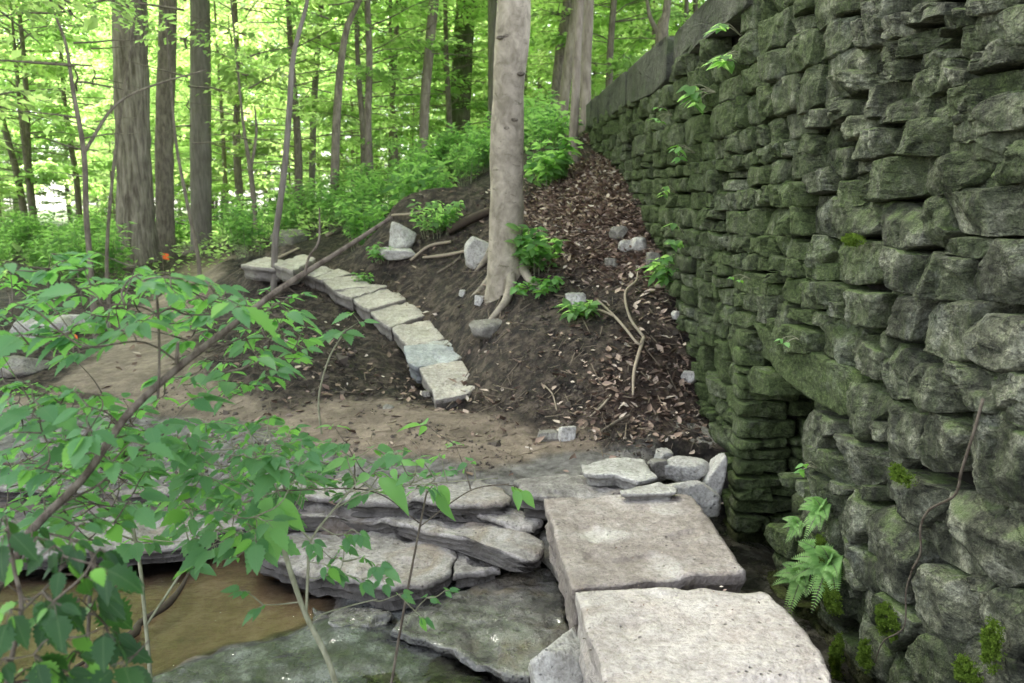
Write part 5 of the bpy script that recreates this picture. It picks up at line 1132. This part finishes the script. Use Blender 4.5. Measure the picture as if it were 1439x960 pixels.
s6 = [[(215, 1000, 3.2, 7), (205, 880, 3.25, 6), (190, 760, 3.3, 5), (150, 680, 3.3, 3)], [(205, 880, 3.25, 4), (270, 780, 3.35, 3.5), (320, 690, 3.4, 2.5), (370, 640, 3.45, 2)], [(190, 760, 3.3, 3), (90, 720, 3.2, 2.5), (20, 650, 3.2, 2)], [(270, 780, 3.35, 2.5), (250, 690, 3.4, 2), (260, 620, 3.4, 1.5)]]
c6 = fill([(0, 600), (130, 590), (280, 580), (420, 590), (440, 660), (380, 760), (280, 800), (130, 770), (0, 740)], 45, 3.0, 3.6, .6, 1.1, .1, .5, 13)
shrub('low leafy shrub at the left growing from the back edge of the brown pool', s6, c6, 'leaf_near', 'leafy_shrub', 'twig_green', .095, seed=6, nl=(4, 5))
# orange ribbons
def ribbon(px, py, y, w, label, seed):
    p = at_y(px, py, y); g0 = hz(p[0], p[1]); A = Acc(); r = thing('marker_flag', (p[0], p[1], g0), label, 'flag'); h = p[2] - g0
    V, F4, F3 = tube(np.array([[0, 0, -.05], [.005, 0, h * .5], [0, 0, h + w * .6]]), [.004, .004, .003], 5); A.add(V, F3, F4); A.build('stake', M['stick'], r)
    u = np.linspace(0, 1, 8); P = np.concatenate([np.c_[.006 + w * u, .02 * np.sin(u * 5), h + w * .45 - .1 * w * u], np.c_[.006 + w * u, .02 * np.sin(u * 5 + .4), h - w * .45 - .1 * w * u]])
    B = Acc(); i = np.arange(7); B.add(np.concatenate([P, P + [0, .003, 0]]), None, np.concatenate([np.c_[i, i + 1, i + 9, i + 8], np.c_[16 + i + 8, 16 + i + 9, 16 + i + 1, 16 + i]])); B.build('ribbon', M['orange'], r)
ribbon(228, 360, 15.5, .12, 'small orange marker flag at the foot of the dark trunk', 1); ribbon(101, 474, 8.8, .06, 'small orange marker flag among the rocks at the left', 2)

# ------------------------------------------------------------------ light, sky, camera
SUN_EL, SUN_AZ = 52, -38           # azimuth measured from +Y towards +X
w_ = bpy.data.worlds.new('World'); scene.world = w_; w_.use_nodes = True; nt = w_.node_tree
bg = nt.nodes['Background']; sky = nt.nodes.new('ShaderNodeTexSky'); sky.sky_type = 'NISHITA'; sky.sun_disc = False
sky.sun_elevation = rad(SUN_EL); sky.sun_rotation = rad(SUN_AZ); sky.dust_density = 1.5; sky.air_density = 1.0; sky.ozone_density = 1
hs = nt.nodes.new('ShaderNodeHueSaturation'); hs.inputs['Saturation'].default_value = .3
nt.links.new(sky.outputs[0], hs.inputs['Color']); nt.links.new(hs.outputs[0], bg.inputs[0]); bg.inputs[1].default_value = .12
sl = bpy.data.lights.new('sun', 'SUN'); sl.energy = 5.0; sl.angle = rad(11); sl.color = (1, .95, .86); so = bpy.data.objects.new('sun', sl); COL.objects.link(so)
so.rotation_euler = (rad(90 - SUN_EL), 0, rad(180 - SUN_AZ)); so.location = (0, 0, 30)
cd = bpy.data.cameras.new('camera'); co = bpy.data.objects.new('camera', cd); COL.objects.link(co); scene.camera = co
co.location = CAM; co.rotation_euler = (rad(90) - PITCH, 0, 0); cd.sensor_width = 36; cd.lens = 36 * F / 1439; cd.clip_end = 600; cd.clip_start = .05
cd.dof.use_dof = True; cd.dof.focus_distance = 3.9; cd.dof.aperture_fstop = 3.6
vs = scene.view_settings; vs.view_transform = 'Standard'; vs.look = 'None'; vs.exposure = 2.88; vs.gamma = 1; vs.use_curve_mapping = False
scene.render.engine = 'CYCLES'; cy = scene.cycles
cy.max_bounces = 6; cy.diffuse_bounces = 4; cy.glossy_bounces = 2; cy.transmission_bounces = 4; cy.transparent_max_bounces = 8; cy.caustics_reflective = False; cy.caustics_refractive = False
cy.use_denoising = True; cy.sample_clamp_indirect = 6
for k, fl in enumerate(_sf):
    if fl: bpy.data.objects.remove(smallc[k][0])
